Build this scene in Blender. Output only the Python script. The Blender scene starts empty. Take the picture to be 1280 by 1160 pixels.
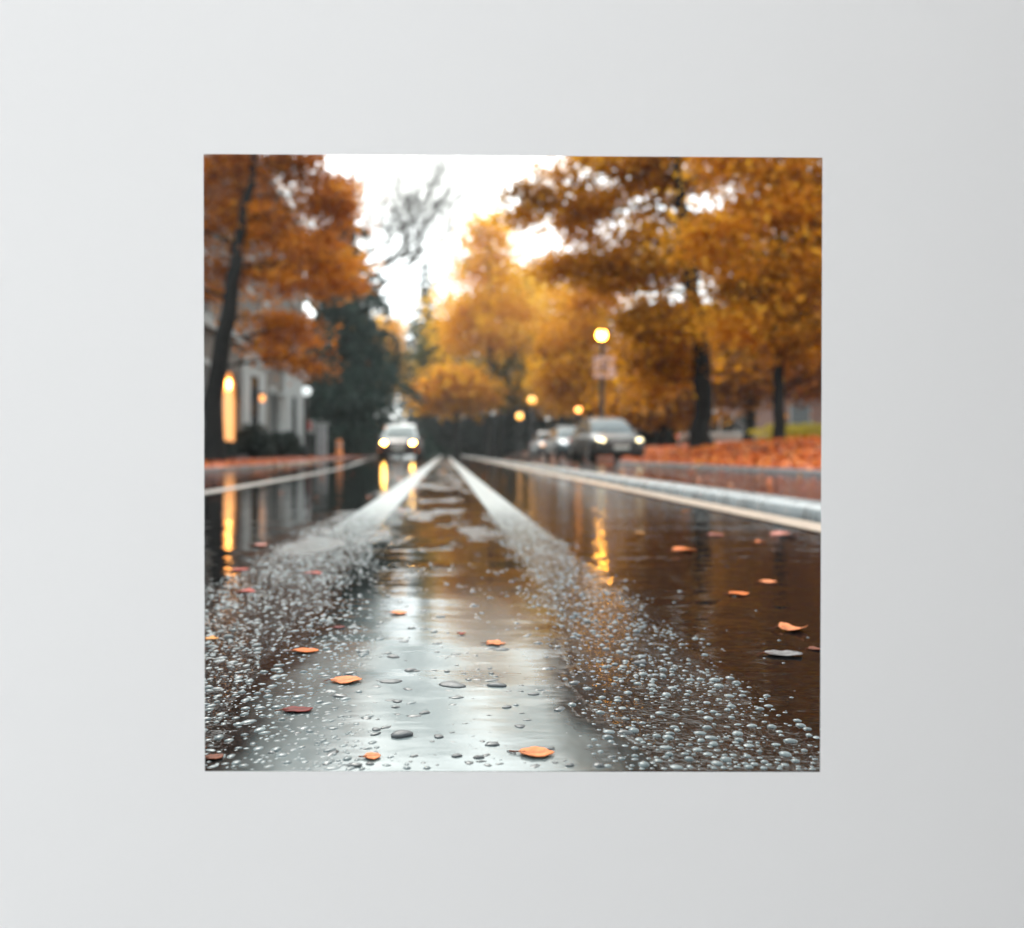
import bpy, bmesh, math, random
import numpy as np
from mathutils import Vector

random.seed(11)
RNG = np.random.default_rng(11)
scn = bpy.context.scene
COL = scn.collection
H = 0.29                       # eye height above the road, metres
F = 1100.0                     # focal length in photograph pixels
CX, CY = 556.0, 566.0          # vanishing point of the street in the photograph


def W(px, py, y):
    """world point at street distance y for a place measured in the photograph"""
    return Vector(((px - CX) * y / F, y, H - (py - CY) * y / F))


def G(px, py):
    """point on the road surface"""
    y = H * F / (py - CY)
    return Vector(((px - CX) * y / F, y, 0.0))


# ------------------------------------------------------------------ materials
def mat(name, color=(.5, .5, .5), rough=.6, metal=0., spec=.5, coat=0., emit=None, estr=0.):
    m = bpy.data.materials.new(name)
    m.use_nodes = True
    b = m.node_tree.nodes['Principled BSDF']
    b.inputs['Base Color'].default_value = (*color, 1)
    b.inputs['Roughness'].default_value = rough
    b.inputs['Metallic'].default_value = metal
    b.inputs['Specular IOR Level'].default_value = spec
    b.inputs['Coat Weight'].default_value = coat
    if emit:
        b.inputs['Emission Color'].default_value = (*emit, 1)
        b.inputs['Emission Strength'].default_value = estr
    return m


def N(m, kind, **kw):
    n = m.node_tree.nodes.new(kind)
    for k, v in kw.items():
        setattr(n, k, v)
    return n


def L(m, a, b):
    m.node_tree.links.new(a, b)


def ramp(m, fac, stops, interp='LINEAR'):
    r = N(m, 'ShaderNodeValToRGB')
    cr = r.color_ramp
    cr.interpolation = interp
    while len(cr.elements) > 1:
        cr.elements.remove(cr.elements[-1])
    cr.elements[0].position = stops[0][0]
    cr.elements[0].color = (*stops[0][1], 1)
    for p, c in stops[1:]:
        e = cr.elements.new(p)
        e.color = (*c, 1)
    L(m, fac, r.inputs[0])
    return r.outputs[0]


def noise(m, scale, detail=3., rough=.55, vec=None):
    n = N(m, 'ShaderNodeTexNoise')
    n.inputs['Scale'].default_value = scale
    n.inputs['Detail'].default_value = detail
    n.inputs['Roughness'].default_value = rough
    if vec is None:
        vec = coords(m)
    L(m, vec, n.inputs['Vector'])
    return n.outputs['Fac']


def coords(m):
    for n in m.node_tree.nodes:
        if n.type == 'TEX_COORD':
            return n.outputs['Object']
    return N(m, 'ShaderNodeTexCoord').outputs['Object']


def mapped(m, scale=(1, 1, 1)):
    n = N(m, 'ShaderNodeMapping')
    n.inputs['Scale'].default_value = scale
    L(m, coords(m), n.inputs['Vector'])
    return n.outputs[0]


def math_(m, op, a, b=None, clamp=False):
    n = N(m, 'ShaderNodeMath', operation=op, use_clamp=clamp)
    for i, v in enumerate((a, b)):
        if v is None:
            continue
        if isinstance(v, (int, float)):
            n.inputs[i].default_value = v
        else:
            L(m, v, n.inputs[i])
    return n.outputs[0]


def mapr(m, v, a, b, c=0., d=1., smooth=True):
    n = N(m, 'ShaderNodeMapRange')
    n.interpolation_type = 'SMOOTHSTEP' if smooth else 'LINEAR'
    L(m, v, n.inputs[0])
    for i, x in enumerate((a, b, c, d)):
        n.inputs[i + 1].default_value = x
    return n.outputs[0]


def varied(name, c1, c2, scale=4., rough=.7, bump=0., spec=.4, r2=None):
    m = mat(name, c1, rough, spec=spec)
    b = m.node_tree.nodes['Principled BSDF']
    f = noise(m, scale, 5)
    L(m, ramp(m, f, [(.3, c1), (.7, c2)]), b.inputs['Base Color'])
    if r2 is not None:
        L(m, mapr(m, f, .35, .65, rough, r2), b.inputs['Roughness'])
    if bump:
        bp = N(m, 'ShaderNodeBump')
        bp.inputs['Strength'].default_value = .6
        bp.inputs['Distance'].default_value = bump
        L(m, noise(m, scale * 5, 4), bp.inputs['Height'])
        L(m, bp.outputs[0], b.inputs['Normal'])
    return m


def leafmat(name, stops, trans=.55, rough=.45):
    m = bpy.data.materials.new(name)
    m.use_nodes = True
    nt = m.node_tree
    b = nt.nodes['Principled BSDF']
    a = N(m, 'ShaderNodeAttribute', attribute_name='tint')
    c = ramp(m, a.outputs['Fac'], stops)
    L(m, c, b.inputs['Base Color'])
    b.inputs['Roughness'].default_value = rough
    b.inputs['Specular IOR Level'].default_value = .3
    t = N(m, 'ShaderNodeBsdfTranslucent')
    L(m, c, t.inputs['Color'])
    mx = N(m, 'ShaderNodeMixShader')
    mx.inputs[0].default_value = trans
    L(m, b.outputs[0], mx.inputs[1])
    L(m, t.outputs[0], mx.inputs[2])
    L(m, mx.outputs[0], nt.nodes['Material Output'].inputs['Surface'])
    return m


# ------------------------------------------------------------------ mesh helpers
class MB:
    def __init__(s):
        s.v, s.f, s.sm = [], [], []

    def add(s, verts, faces, smooth=False):
        o = len(s.v)
        s.v += [tuple(p) for p in verts]
        s.f += [tuple(i + o for i in f) for f in faces]
        s.sm += [smooth] * len(faces)

    def box(s, x0, x1, y0, y1, z0, z1):
        s.add([(x0, y0, z0), (x1, y0, z0), (x1, y1, z0), (x0, y1, z0),
               (x0, y0, z1), (x1, y0, z1), (x1, y1, z1), (x0, y1, z1)],
              [(0, 3, 2, 1), (4, 5, 6, 7), (0, 1, 5, 4), (1, 2, 6, 5), (2, 3, 7, 6), (3, 0, 4, 7)])

    def tube(s, pts, radii, n=8, cap=True):
        pts = [Vector(p) for p in pts]
        radii = [float(r) for r in radii]
        rings = []
        for i, p in enumerate(pts):
            d = (pts[min(i + 1, len(pts) - 1)] - pts[max(i - 1, 0)]).normalized()
            a = d.cross(Vector((0, 1, 0.02)))
            if a.length < .05:
                a = d.cross(Vector((1, 0, 0)))
            a.normalize()
            b = d.cross(a)
            rings.append([p + radii[i] * (math.cos(2 * math.pi * k / n) * a + math.sin(2 * math.pi * k / n) * b) for k in range(n)])
        v = [q for r in rings for q in r]
        f = []
        for i in range(len(pts) - 1):
            for k in range(n):
                f.append((i * n + k, i * n + (k + 1) % n, (i + 1) * n + (k + 1) % n, (i + 1) * n + k))
        if cap:
            f.append(tuple(range(n - 1, -1, -1)))
            f.append(tuple((len(pts) - 1) * n + k for k in range(n)))
        s.add(v, f, True)

    def lathe(s, prof, n=20, cx=0, cy=0):
        v, f = [], []
        for r, z in prof:
            for k in range(n):
                a = 2 * math.pi * k / n
                v.append((cx + r * math.cos(a), cy + r * math.sin(a), z))
        for i in range(len(prof) - 1):
            for k in range(n):
                f.append((i * n + k, i * n + (k + 1) % n, (i + 1) * n + (k + 1) % n, (i + 1) * n + k))
        f.append(tuple(range(n - 1, -1, -1)))
        f.append(tuple((len(prof) - 1) * n + k for k in range(n)))
        s.add(v, f, True)

    def ellipsoid(s, c, r, nu=16, nv=10):
        v, f = [], []
        for j in range(nv + 1):
            t = math.pi * j / nv
            for i in range(nu):
                p = 2 * math.pi * i / nu
                v.append((c[0] + r[0] * math.sin(t) * math.cos(p), c[1] + r[1] * math.sin(t) * math.sin(p), c[2] - r[2] * math.cos(t)))
        for j in range(nv):
            for i in range(nu):
                f.append((j * nu + i, j * nu + (i + 1) % nu, (j + 1) * nu + (i + 1) % nu, (j + 1) * nu + i))
        s.add(v, f, True)

    def grid(s, rows, smooth=True):
        n = len(rows[0])
        f = [(i * n + k, i * n + k + 1, (i + 1) * n + k + 1, (i + 1) * n + k) for i in range(len(rows) - 1) for k in range(n - 1)]
        s.add([p for r in rows for p in r], f, smooth)

    def build(s, name, m, parent=None, bevel=0., subsurf=0):
        me = bpy.data.meshes.new(name)
        me.from_pydata(s.v, [], s.f)
        me.polygons.foreach_set('use_smooth', s.sm)
        me.materials.append(m)
        me.update()
        o = bpy.data.objects.new(name, me)
        COL.objects.link(o)
        if parent:
            o.parent = parent
        if bevel:
            md = o.modifiers.new('bevel', 'BEVEL')
            md.width = bevel
            md.segments = 2
            md.limit_method = 'ANGLE'
        if subsurf:
            md = o.modifiers.new('sub', 'SUBSURF')
            md.levels = md.render_levels = subsurf
        return o


def quads(name, verts, m, tint=None, parent=None, smooth=False, faces=None):
    """mesh out of numpy arrays; verts (n,4,3) unless faces given"""
    me = bpy.data.meshes.new(name)
    if faces is None:
        n = len(verts)
        vv = verts.reshape(-1, 3)
        faces = np.arange(n * 4).reshape(-1, 4)
    else:
        vv = verts
    k = faces.shape[1]
    me.vertices.add(len(vv))
    me.vertices.foreach_set('co', vv.astype(np.float32).ravel())
    me.loops.add(faces.size)
    me.loops.foreach_set('vertex_index', faces.astype(np.int32).ravel())
    me.polygons.add(len(faces))
    me.polygons.foreach_set('loop_start', np.arange(0, faces.size, k, dtype=np.int32))
    me.polygons.foreach_set('loop_total', np.full(len(faces), k, dtype=np.int32))
    me.polygons.foreach_set('use_smooth', np.full(len(faces), smooth))
    me.update(calc_edges=True)
    if tint is not None:
        at = me.attributes.new('tint', 'FLOAT', 'FACE')
        at.data.foreach_set('value', tint.astype(np.float32))
    me.materials.append(m)
    o = bpy.data.objects.new(name, me)
    COL.objects.link(o)
    if parent:
        o.parent = parent
    return o


def leaf_quads(c, size, up=.5, narrow=.5):
    """(n,3) centres -> (n,4,3) folded pointed leaves in random attitudes"""
    n = len(c)
    nrm = RNG.normal(size=(n, 3))
    nrm[:, 2] = np.abs(nrm[:, 2]) + up
    nrm /= np.linalg.norm(nrm, axis=1)[:, None]
    t = np.cross(nrm, RNG.normal(size=(n, 3)))
    t /= np.linalg.norm(t, axis=1)[:, None] + 1e-9
    b = np.cross(nrm, t)
    s = np.broadcast_to(np.asarray(size, float), (n,)) * RNG.uniform(.6, 1.3, n)
    s = s[:, None]
    return np.stack([c - t * s * .5, c + b * s * narrow * .6 + nrm * s * .12, c + t * s * .5, c - b * s * narrow * .6 + nrm * s * .12], 1)


def tag(o, label=None, cat=None, group=None, kind=None):
    if label:
        o['label'] = label
    if cat:
        o['category'] = cat
    if group:
        o['group'] = group
    if kind:
        o['kind'] = kind
    return o


def thing(name, label, cat, loc=(0, 0, 0), rz=0, group=None):
    o = bpy.data.objects.new(name, None)
    COL.objects.link(o)
    o.location = loc
    o.rotation_euler = (0, 0, rz)
    o.empty_display_size = .2
    return tag(o, label, cat, group)


def copy_tree(o, parent=None):
    c = o.copy()
    COL.objects.link(c)
    if parent:
        c.parent = parent
    for ch in list(o.children):
        copy_tree(ch, c)
    return c


def sstep(x, a, b):
    t = np.clip((np.asarray(x, float) - a) / (b - a), 0, 1)
    return t * t * (3 - 2 * t)


# ------------------------------------------------------------------ world, sun, camera
SUN_EL, SUN_AZ = math.radians(44), math.radians(-12)      # ahead of the camera, a little to the left
w = bpy.data.worlds.new('World')
scn.world = w
w.use_nodes = True
nt = w.node_tree
bg = nt.nodes['Background']
sky = nt.nodes.new('ShaderNodeTexSky')
sky.sky_type = 'NISHITA'
sky.sun_disc = False
sky.sun_elevation = SUN_EL
sky.sun_rotation = SUN_AZ
sky.dust_density = 5.0
sky.air_density = 1.0
hs = nt.nodes.new('ShaderNodeHueSaturation')
hs.inputs['Saturation'].default_value = .22
nt.links.new(sky.outputs[0], hs.inputs['Color'])
tc = nt.nodes.new('ShaderNodeTexCoord')
mp = nt.nodes.new('ShaderNodeMapping')
mp.inputs['Scale'].default_value = (1, 1, 2.2)
nt.links.new(tc.outputs['Generated'], mp.inputs['Vector'])
cn = nt.nodes.new('ShaderNodeTexNoise')
cn.inputs['Scale'].default_value = 2.6
cn.inputs['Detail'].default_value = 5
nt.links.new(mp.outputs[0], cn.inputs['Vector'])
cr = nt.nodes.new('ShaderNodeValToRGB')
cr.color_ramp.elements[0].position = .32
cr.color_ramp.elements[0].color = (.72, .78, .82, 1)
cr.color_ramp.elements[1].position = .68
cr.color_ramp.elements[1].color = (1.1, 1.1, 1.04, 1)
nt.links.new(cn.outputs['Fac'], cr.inputs[0])
mu = nt.nodes.new('ShaderNodeMix')
mu.data_type = 'RGBA'
mu.blend_type = 'MULTIPLY'
mu.inputs['Factor'].default_value = 1
deck = nt.nodes.new('ShaderNodeMix')
deck.data_type = 'RGBA'
deck.inputs['Factor'].default_value = .5
deck.inputs[7].default_value = (10.2, 10.9, 11.0, 1)        # overcast cloud deck over the clear sky
nt.links.new(hs.outputs[0], deck.inputs[6])
nt.links.new(deck.outputs[2], mu.inputs[6])
nt.links.new(cr.outputs[0], mu.inputs[7])
nt.links.new(mu.outputs[2], bg.inputs['Color'])
bg.inputs['Strength'].default_value = .15

sl = bpy.data.lights.new('sun', 'SUN')
sl.energy = 1.2
sl.angle = math.radians(18)
sl.color = (1, .95, .87)
so = bpy.data.objects.new('sun', sl)
COL.objects.link(so)
sd = Vector((math.sin(SUN_AZ) * math.cos(SUN_EL), math.cos(SUN_AZ) * math.cos(SUN_EL), math.sin(SUN_EL)))
so.rotation_euler = (-sd).to_track_quat('-Z', 'Y').to_euler()
so.location = (0, 20, 40)

cam = bpy.data.cameras.new('camera')
cam.sensor_fit = 'HORIZONTAL'
cam.sensor_width = 36
cam.lens = 36 * F / 1280
cam.shift_x = (640 - CX) / 1280
cam.shift_y = (CY - 580) / 1280
cam.clip_start = .05
cam.clip_end = 4000
cam.dof.use_dof = True
cam.dof.focus_distance = 1.0
cam.dof.aperture_fstop = 3.4
co = bpy.data.objects.new('camera', cam)
COL.objects.link(co)
co.location = (0, 0, H)
co.rotation_euler = (math.radians(90), 0, 0)
scn.camera = co
scn.view_settings.view_transform = 'Standard'
scn.view_settings.look = 'None'
scn.view_settings.exposure = 1.05
scn.view_settings.gamma = 1
scn.cycles.use_denoising = True
scn.cycles.max_bounces = 6
scn.cycles.transparent_max_bounces = 12
scn.cycles.sample_clamp_indirect = 6
scn.cycles.caustics_reflective = False
scn.cycles.caustics_refractive = False

# ------------------------------------------------------------------ the grey wall round the view
M_wall = varied('wall_paint', (.73, .69, .695), (.755, .715, .72), 1.3, .75, spec=.25)
YW, TW = .80, .09
TL, TR, BR, BL = (W(254.5, 192.5, YW), W(1028, 197, YW), W(1025, 965, YW), W(256, 964, YW))
mb = MB()
X0, X1, Z0, Z1 = -30., 30., -1.25, 1.15
out_f = [(X0, YW, Z1), (X1, YW, Z1), (X1, YW, Z0), (X0, YW, Z0)]
inn_f = [TL, TR, BR, BL]
inn_b = [(TL.x - .13, YW + TW, TL.z + .13), (TR.x + .13, YW + TW, TR.z + .13),
         (BR.x + .13, YW + TW, BR.z - .06), (BL.x - .13, YW + TW, BL.z - .06)]
out_b = [(X0, YW + TW, Z1), (X1, YW + TW, Z1), (X1, YW + TW, Z0), (X0, YW + TW, Z0)]
mb.v = [tuple(p) for p in out_f + inn_f + inn_b + out_b]
for k in range(4):
    j = (k + 1) % 4
    mb.f += [(k, k + 4, j + 4, j), (k + 4, k + 8, j + 8, j + 4), (k + 8, k + 12, j + 12, j + 8), (k + 12, k, j, j + 12)]
mb.sm = [False] * len(mb.f)
tag(mb.build('wall', M_wall), 'plain pale grey wall around the square opening onto the rainy street', 'wall')

M_shade_wall = varied('shade_wall_brick', (.06, .045, .04), (.09, .07, .06), 3, .85, .004)  # added unseen wall, blocks skylight so the pale wall darkens towards lower right
pw = thing('shade_wall', 'added dark wall that shades the pale grey wall, out of view on the right', 'wall', (.98, -1.2, -1.25))
mb = MB()
mb.box(-.12, .12, -1.9, 1.99, -.02, 3.0)
mb.build('shade_wall_body', M_shade_wall, pw)
mb = MB()
mb.box(-.16, .16, -1.95, 1.99, 3.001, 3.08)
mb.build('shade_wall_cap', M_wall, pw)

# ------------------------------------------------------------------ ground, road, verges
def sheet(name, x0, x1, y0, y1, z, m):
    b = MB()
    b.add([(x0, y0, z), (x1, y0, z), (x1, y1, z), (x0, y1, z)], [(0, 1, 2, 3)])
    return tag(b.build(name, m), kind='structure')


M_soil = varied('soil', (.07, .05, .03), (.12, .09, .04), .6, .9)
M_pave = varied('paving', (.55, .55, .55), (.48, .48, .485), 3., .8)
sheet('ground', -300, 300, -200, .80, -1.25, M_pave)
sheet('terrain', -300, 300, .84, 420, -.02, M_soil)
HAZE = True
if HAZE:
    hm = bpy.data.materials.new('haze_air')
    hm.use_nodes = True
    hn = hm.node_tree.nodes
    hn.remove(hn['Principled BSDF'])
    pv = hn.new('ShaderNodeVolumePrincipled')
    pv.inputs['Color'].default_value = (.90, .93, .93, 1)
    pv.inputs['Density'].default_value = .00045
    pv.inputs['Anisotropy'].default_value = .3
    hm.node_tree.links.new(pv.outputs[0], hn['Material Output'].inputs['Volume'])
    hb = MB()
    hb.box(-305, 305, -205, 425, -2.3, 40)
    tag(hb.build('haze', hm), kind='stuff')

# wet asphalt: smooth water film in the wheel lanes, coarse bead-covered stone in two bands
m = mat('wet_asphalt', (.02, .02, .021), .1, spec=.5)
b = m.node_tree.nodes['Principled BSDF']
sx = N(m, 'ShaderNodeSeparateXYZ')
L(m, coords(m), sx.inputs[0])
n1 = noise(m, 9., 4, .6, mapped(m, (1, .35, 1)))
xs = math_(m, 'ADD', sx.outputs[0], math_(m, 'MULTIPLY', math_(m, 'SUBTRACT', n1, .5), .22))
bandL = math_(m, 'MULTIPLY', mapr(m, xs, -.52, -.42), mapr(m, xs, -.2, -.27))
bandR = math_(m, 'MULTIPLY', mapr(m, xs, .17, .22), mapr(m, xs, .40, .34))
band = math_(m, 'ADD', bandL, bandR, True)
n2 = noise(m, 1.1, 5, .6, mapped(m, (2.4, .8, 1)))
patch = math_(m, 'MULTIPLY', mapr(m, n2, .49, .57), math_(m, 'MULTIPLY', math_(m, 'MULTIPLY', mapr(m, xs, .28, .12), mapr(m, xs, -.62, -.42)), mapr(m, sx.outputs[1], 1.9, 2.8)))
dry = math_(m, 'MAXIMUM', band, math_(m, 'MULTIPLY', patch, .55))
agg = noise(m, 160., 2, .6)
agg2 = noise(m, 55., 3, .6)
wave = noise(m, 11., 3, .5, mapped(m, (.75, 1.5, 1)))
wamp = math_(m, 'ADD', .0009, math_(m, 'MULTIPLY', mapr(m, sx.outputs[0], .25, .4), .0020))
wave2 = noise(m, 1.6, 2, .5, mapped(m, (.6, 2.2, 1)))
hgt = math_(m, 'ADD', math_(m, 'MULTIPLY', math_(m, 'MULTIPLY', patch, agg2), .005), math_(m, 'ADD',
            math_(m, 'MULTIPLY', dry, math_(m, 'ADD', math_(m, 'MULTIPLY', agg, .0006), math_(m, 'MULTIPLY', agg2, .0016))),
            math_(m, 'ADD', math_(m, 'MULTIPLY', wave, wamp), math_(m, 'MULTIPLY', wave2, .006))))
bp = N(m, 'ShaderNodeBump')
bp.inputs['Strength'].default_value = 1.
bp.inputs['Distance'].default_value = 1.
L(m, hgt, bp.inputs['Height'])
L(m, bp.outputs[0], b.inputs['Normal'])
ro = math_(m, 'MAXIMUM', mapr(m, band, 0, 1, .03, .09), math_(m, 'MULTIPLY', patch, .34))
ro_socket = ro
sky_sheen = math_(m, 'MULTIPLY', math_(m, 'MULTIPLY', mapr(m, xs, -.24, -.10), mapr(m, xs, .20, .10)), mapr(m, sx.outputs[1], 2.1, 1.2))  # near middle strip: sky reflection painted in as a pale base colour
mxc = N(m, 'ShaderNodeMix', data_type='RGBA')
L(m, math_(m, 'MULTIPLY', sky_sheen, .9), mxc.inputs[0])
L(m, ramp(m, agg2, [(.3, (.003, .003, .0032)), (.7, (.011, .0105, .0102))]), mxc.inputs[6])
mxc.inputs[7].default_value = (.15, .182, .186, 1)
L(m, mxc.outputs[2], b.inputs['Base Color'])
L(m, math_(m, 'ADD', ro_socket, math_(m, 'MULTIPLY', sky_sheen, .10)), b.inputs['Roughness'])
b.inputs['IOR'].default_value = 1.40
L(m, mapr(m, sky_sheen, 0, 1, .22, 1.0), b.inputs['Specular IOR Level'])
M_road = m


def xk_right(y):
    return 4.6 + 2.5 * sstep(y, 23.5, 26.0)


def xk_left(y):
    return -3.6 - 1.3 * sstep(y, 14, 45)


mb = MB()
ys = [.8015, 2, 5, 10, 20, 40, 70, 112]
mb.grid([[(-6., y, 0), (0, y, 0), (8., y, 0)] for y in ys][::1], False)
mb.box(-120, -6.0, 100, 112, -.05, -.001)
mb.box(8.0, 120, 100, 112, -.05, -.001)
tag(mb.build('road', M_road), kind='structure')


def zbank(x, y):
    u = np.asarray(x, float) - xk_right(y) - .16
    return .07 + .43 * sstep(u, 0., 2.0) + .04 * np.sin(np.asarray(x) * 1.3 + np.asarray(y) * .7) * sstep(u, .3, 2)


M_verge = varied('leafy_soil', (.13, .05, .02), (.22, .075, .02), 5., .8, .01)
M_walk = varied('wet_leafy_pavement', (.10, .075, .065), (.19, .08, .05), 1.2, .35, .004, r2=.2)
yy = np.concatenate([[.9], np.linspace(2, 60, 60), [80, 99.9]])
mb = MB()
mb.grid([[(float(xk_right(y) + .16 + d), float(y), float(zbank(xk_right(y) + .16 + d, y))) for d in (0, .2, .5, .9, 1.3, 1.7, 2.1, 2.6, 3.5, 5, 8, 14, 40, 90)] for y in yy])
tag(mb.build('right_verge', M_verge), kind='structure')
mb = MB()
mb.grid([[(float(xk_left(y) - .14 - d), float(y), .045 + .006 * min(d, 20)) for d in (60, 20, 8, 4, 2, 1, .4, 0)] for y in yy])
tag(mb.build('left_pavement', M_walk), kind='structure')
mb = MB()
mb.grid([[(-120, y, .08), (-6, y, .1), (8, y, .1), (120, y, .3)] for y in (112.2, 130, 180, 400)])
tag(mb.build('far_verge', M_verge), kind='structure')

def joints(m, pitch):
    b = m.node_tree.nodes['Principled BSDF']
    src = b.inputs['Base Color'].links[0].from_socket
    s_ = N(m, 'ShaderNodeSeparateXYZ')
    L(m, coords(m), s_.inputs[0])
    f = math_(m, 'FRACT', math_(m, 'DIVIDE', s_.outputs[1], pitch))
    j = math_(m, 'LESS_THAN', f, .022)
    dirt = mapr(m, noise(m, 7, 5, .65), .5, .72, 0, .6)
    fac = math_(m, 'MAXIMUM', j, dirt)
    mx = N(m, 'ShaderNodeMix', data_type='RGBA')
    L(m, fac, mx.inputs[0])
    L(m, src, mx.inputs[6])
    mx.inputs[7].default_value = (.03, .028, .025, 1)
    L(m, mx.outputs[2], b.inputs['Base Color'])


M_kerb = varied('kerb_stone', (.13, .125, .135), (.18, .175, .185), 2.5, .4, .002, r2=.25)


def kerb(name, xf, sgn, ht, wd, y0=.9, y1=100.):
    mb = MB()
    rows = []
    for y in np.concatenate([np.linspace(y0, 20, 14), np.linspace(20.5, 30, 20), np.linspace(32, y1, 24)]):
        x = float(xf(y))
        prof = [(0, -.03), (.008, ht * .72), (.03, ht), (wd, ht), (wd, ht - .08)]
        rows.append([(x + sgn * a, float(y), z) for a, z in (prof if sgn < 0 else prof[::-1])])
    mb.grid(rows, False)
    return tag(mb.build(name, M_kerb), kind='structure')


kerb('right_kerb', xk_right, 1, .075, .165)
kerb('left_kerb', xk_left, -1, .05, .15)

# painted lines: worn, wet
def paint(name, color, rough=.25, wear=.45, startfade=None):
    m = mat(name, color, rough, spec=.5)
    b = m.node_tree.nodes['Principled BSDF']
    f1 = noise(m, 40, 5, .65)
    f2 = noise(m, 3, 3)
    L(m, ramp(m, f2, [(.3, tuple(c * .82 for c in color)), (.7, color)]), b.inputs['Base Color'])
    bp = N(m, 'ShaderNodeBump')
    bp.inputs['Distance'].default_value = .003
    L(m, noise(m, 120, 3), bp.inputs['Height'])
    L(m, bp.outputs[0], b.inputs['Normal'])
    tr = N(m, 'ShaderNodeBsdfTransparent')
    mx = N(m, 'ShaderNodeMixShader')
    s = N(m, 'ShaderNodeSeparateXYZ')
    L(m, coords(m), s.inputs[0])
    cover = mapr(m, f1, wear - .06, wear + .06)
    if startfade:
        k = mapr(m, s.outputs[1], startfade[0], startfade[1], .35, -.35)
        cover = math_(m, 'MULTIPLY', mapr(m, math_(m, 'SUBTRACT', f1, k), wear - .22, wear + .16), .92)
    L(m, cover, mx.inputs[0])
    L(m, tr.outputs[0], mx.inputs[1])
    L(m, b.outputs[0], mx.inputs[2])
    L(m, mx.outputs[0], m.node_tree.nodes['Material Output'].inputs['Surface'])
    return m


M_white = paint('worn_white_paint', (.26, .30, .305), .3, .42, (.9, 8.0))
M_cream = paint('cream_paint', (.44, .345, .27), .3, .33)
M_edge = paint('grey_white_paint', (.24, .225, .205), .3, .36)


def strip(name, fx, wd, y0, y1, z, m, n=30):
    mb = MB()
    rows = []
    for i in range(n + 1):
        y = y0 + (y1 - y0) * (i / n) ** 2
        x = fx(y)
        rows.append([(x - wd / 2, y, z), (x + wd / 2, y, z)])
    mb.grid(rows, False)
    return tag(mb.build(name, m), kind='structure')


strip('centre_line_marking', lambda y: .29, .15, 1.0, 99, .004, M_white)
strip('centre_line_marking', lambda y: -.34, .17, 1.0, 99, .004, M_white)
strip('right_edge_marking', lambda y: 1.44, .16, .9, 99, .004, M_cream)
strip('left_edge_marking', lambda y: -1.73 - 1.7 * float(sstep(y, 8, 45)), .15, .9, 99, .004, M_edge)

joints(M_kerb, .95)
# low rounded kerb strip beside the cream line
M_bar = varied('pale_kerb_paint', (.20, .23, .245), (.28, .31, .32), 6, .35, .002, r2=.22)
joints(M_bar, .8)
mb = MB()
rows = []
for i in range(60):
    y = .9 + 98 * (i / 59) ** 2
    rows.append([(1.64 + a, y, z) for a, z in ((0, -.02), (.0, .03), (.015, .05), (.05, .06), (.15, .06), (.20, .05), (.215, .03), (.215, -.02))][::-1])
mb.grid(rows)
tag(mb.build('raised_lane_divider', M_bar), 'long low rounded pale divider strip beside the cream edge line', 'lane divider')

# ------------------------------------------------------------------ water beads on the road
def dome_template(nu=9, nv=3):
    v, f = [], []
    for j in range(nv):
        t = (j / nv) * math.pi / 2
        for i in range(nu):
            p = 2 * math.pi * i / nu
            v.append((math.cos(t) * math.cos(p), math.cos(t) * math.sin(p), math.sin(t)))
    v.append((0, 0, 1))
    for j in range(nv - 1):
        for i in range(nu):
            f.append((j * nu + i, j * nu + (i + 1) % nu, (j + 1) * nu + (i + 1) % nu, (j + 1) * nu + i))
    for i in range(nu):
        a, c = (nv - 1) * nu + i, (nv - 1) * nu + (i + 1) % nu
        f.append((a, c, nv * nu, nv * nu))
    return np.array(v), f


def scatter(name, xs, ys, rs, hs, m, elong=None, ang=None, jag=.09):
    tv, tf = dome_template()
    nt_ = len(tv)
    n = len(xs)
    el = np.ones(n) if elong is None else elong
    an = RNG.uniform(0, 6.28, n) if ang is None else ang
    v = np.repeat(tv[None], n, 0)
    v = v * (1 + RNG.uniform(-jag, jag, (n, nt_, 1)))
    x = v[:, :, 0] * (rs * el)[:, None]
    y = v[:, :, 1] * rs[:, None]
    c, s = np.cos(an)[:, None], np.sin(an)[:, None]
    out = np.stack([xs[:, None] + x * c - y * s, ys[:, None] + x * s + y * c, v[:, :, 2] * hs[:, None] - .0006], 2).reshape(-1, 3)
    me = bpy.data.meshes.new(name)
    quad = np.array([q for q in tf if q[2] != q[3]])
    tri = np.array([q[:3] for q in tf if q[2] == q[3]])
    off = np.arange(n) * nt_
    Q = (quad[None] + off[:, None, None]).reshape(-1, 4)
    T = (tri[None] + off[:, None, None]).reshape(-1, 3)
    me.vertices.add(len(out))
    me.vertices.foreach_set('co', out.astype(np.float32).ravel())
    idx = np.concatenate([Q.ravel(), T.ravel()]).astype(np.int32)
    me.loops.add(len(idx))
    me.loops.foreach_set('vertex_index', idx)
    tot = np.concatenate([np.full(len(Q), 4), np.full(len(T), 3)]).astype(np.int32)
    st = np.concatenate([[0], np.cumsum(tot)[:-1]]).astype(np.int32)
    me.polygons.add(len(tot))
    me.polygons.foreach_set('loop_start', st)
    me.polygons.foreach_set('loop_total', tot)
    me.polygons.foreach_set('use_smooth', np.ones(len(tot), bool))
    me.update(calc_edges=True)
    me.materials.append(m)
    o = bpy.data.objects.new(name, me)
    COL.objects.link(o)
    return o


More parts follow.
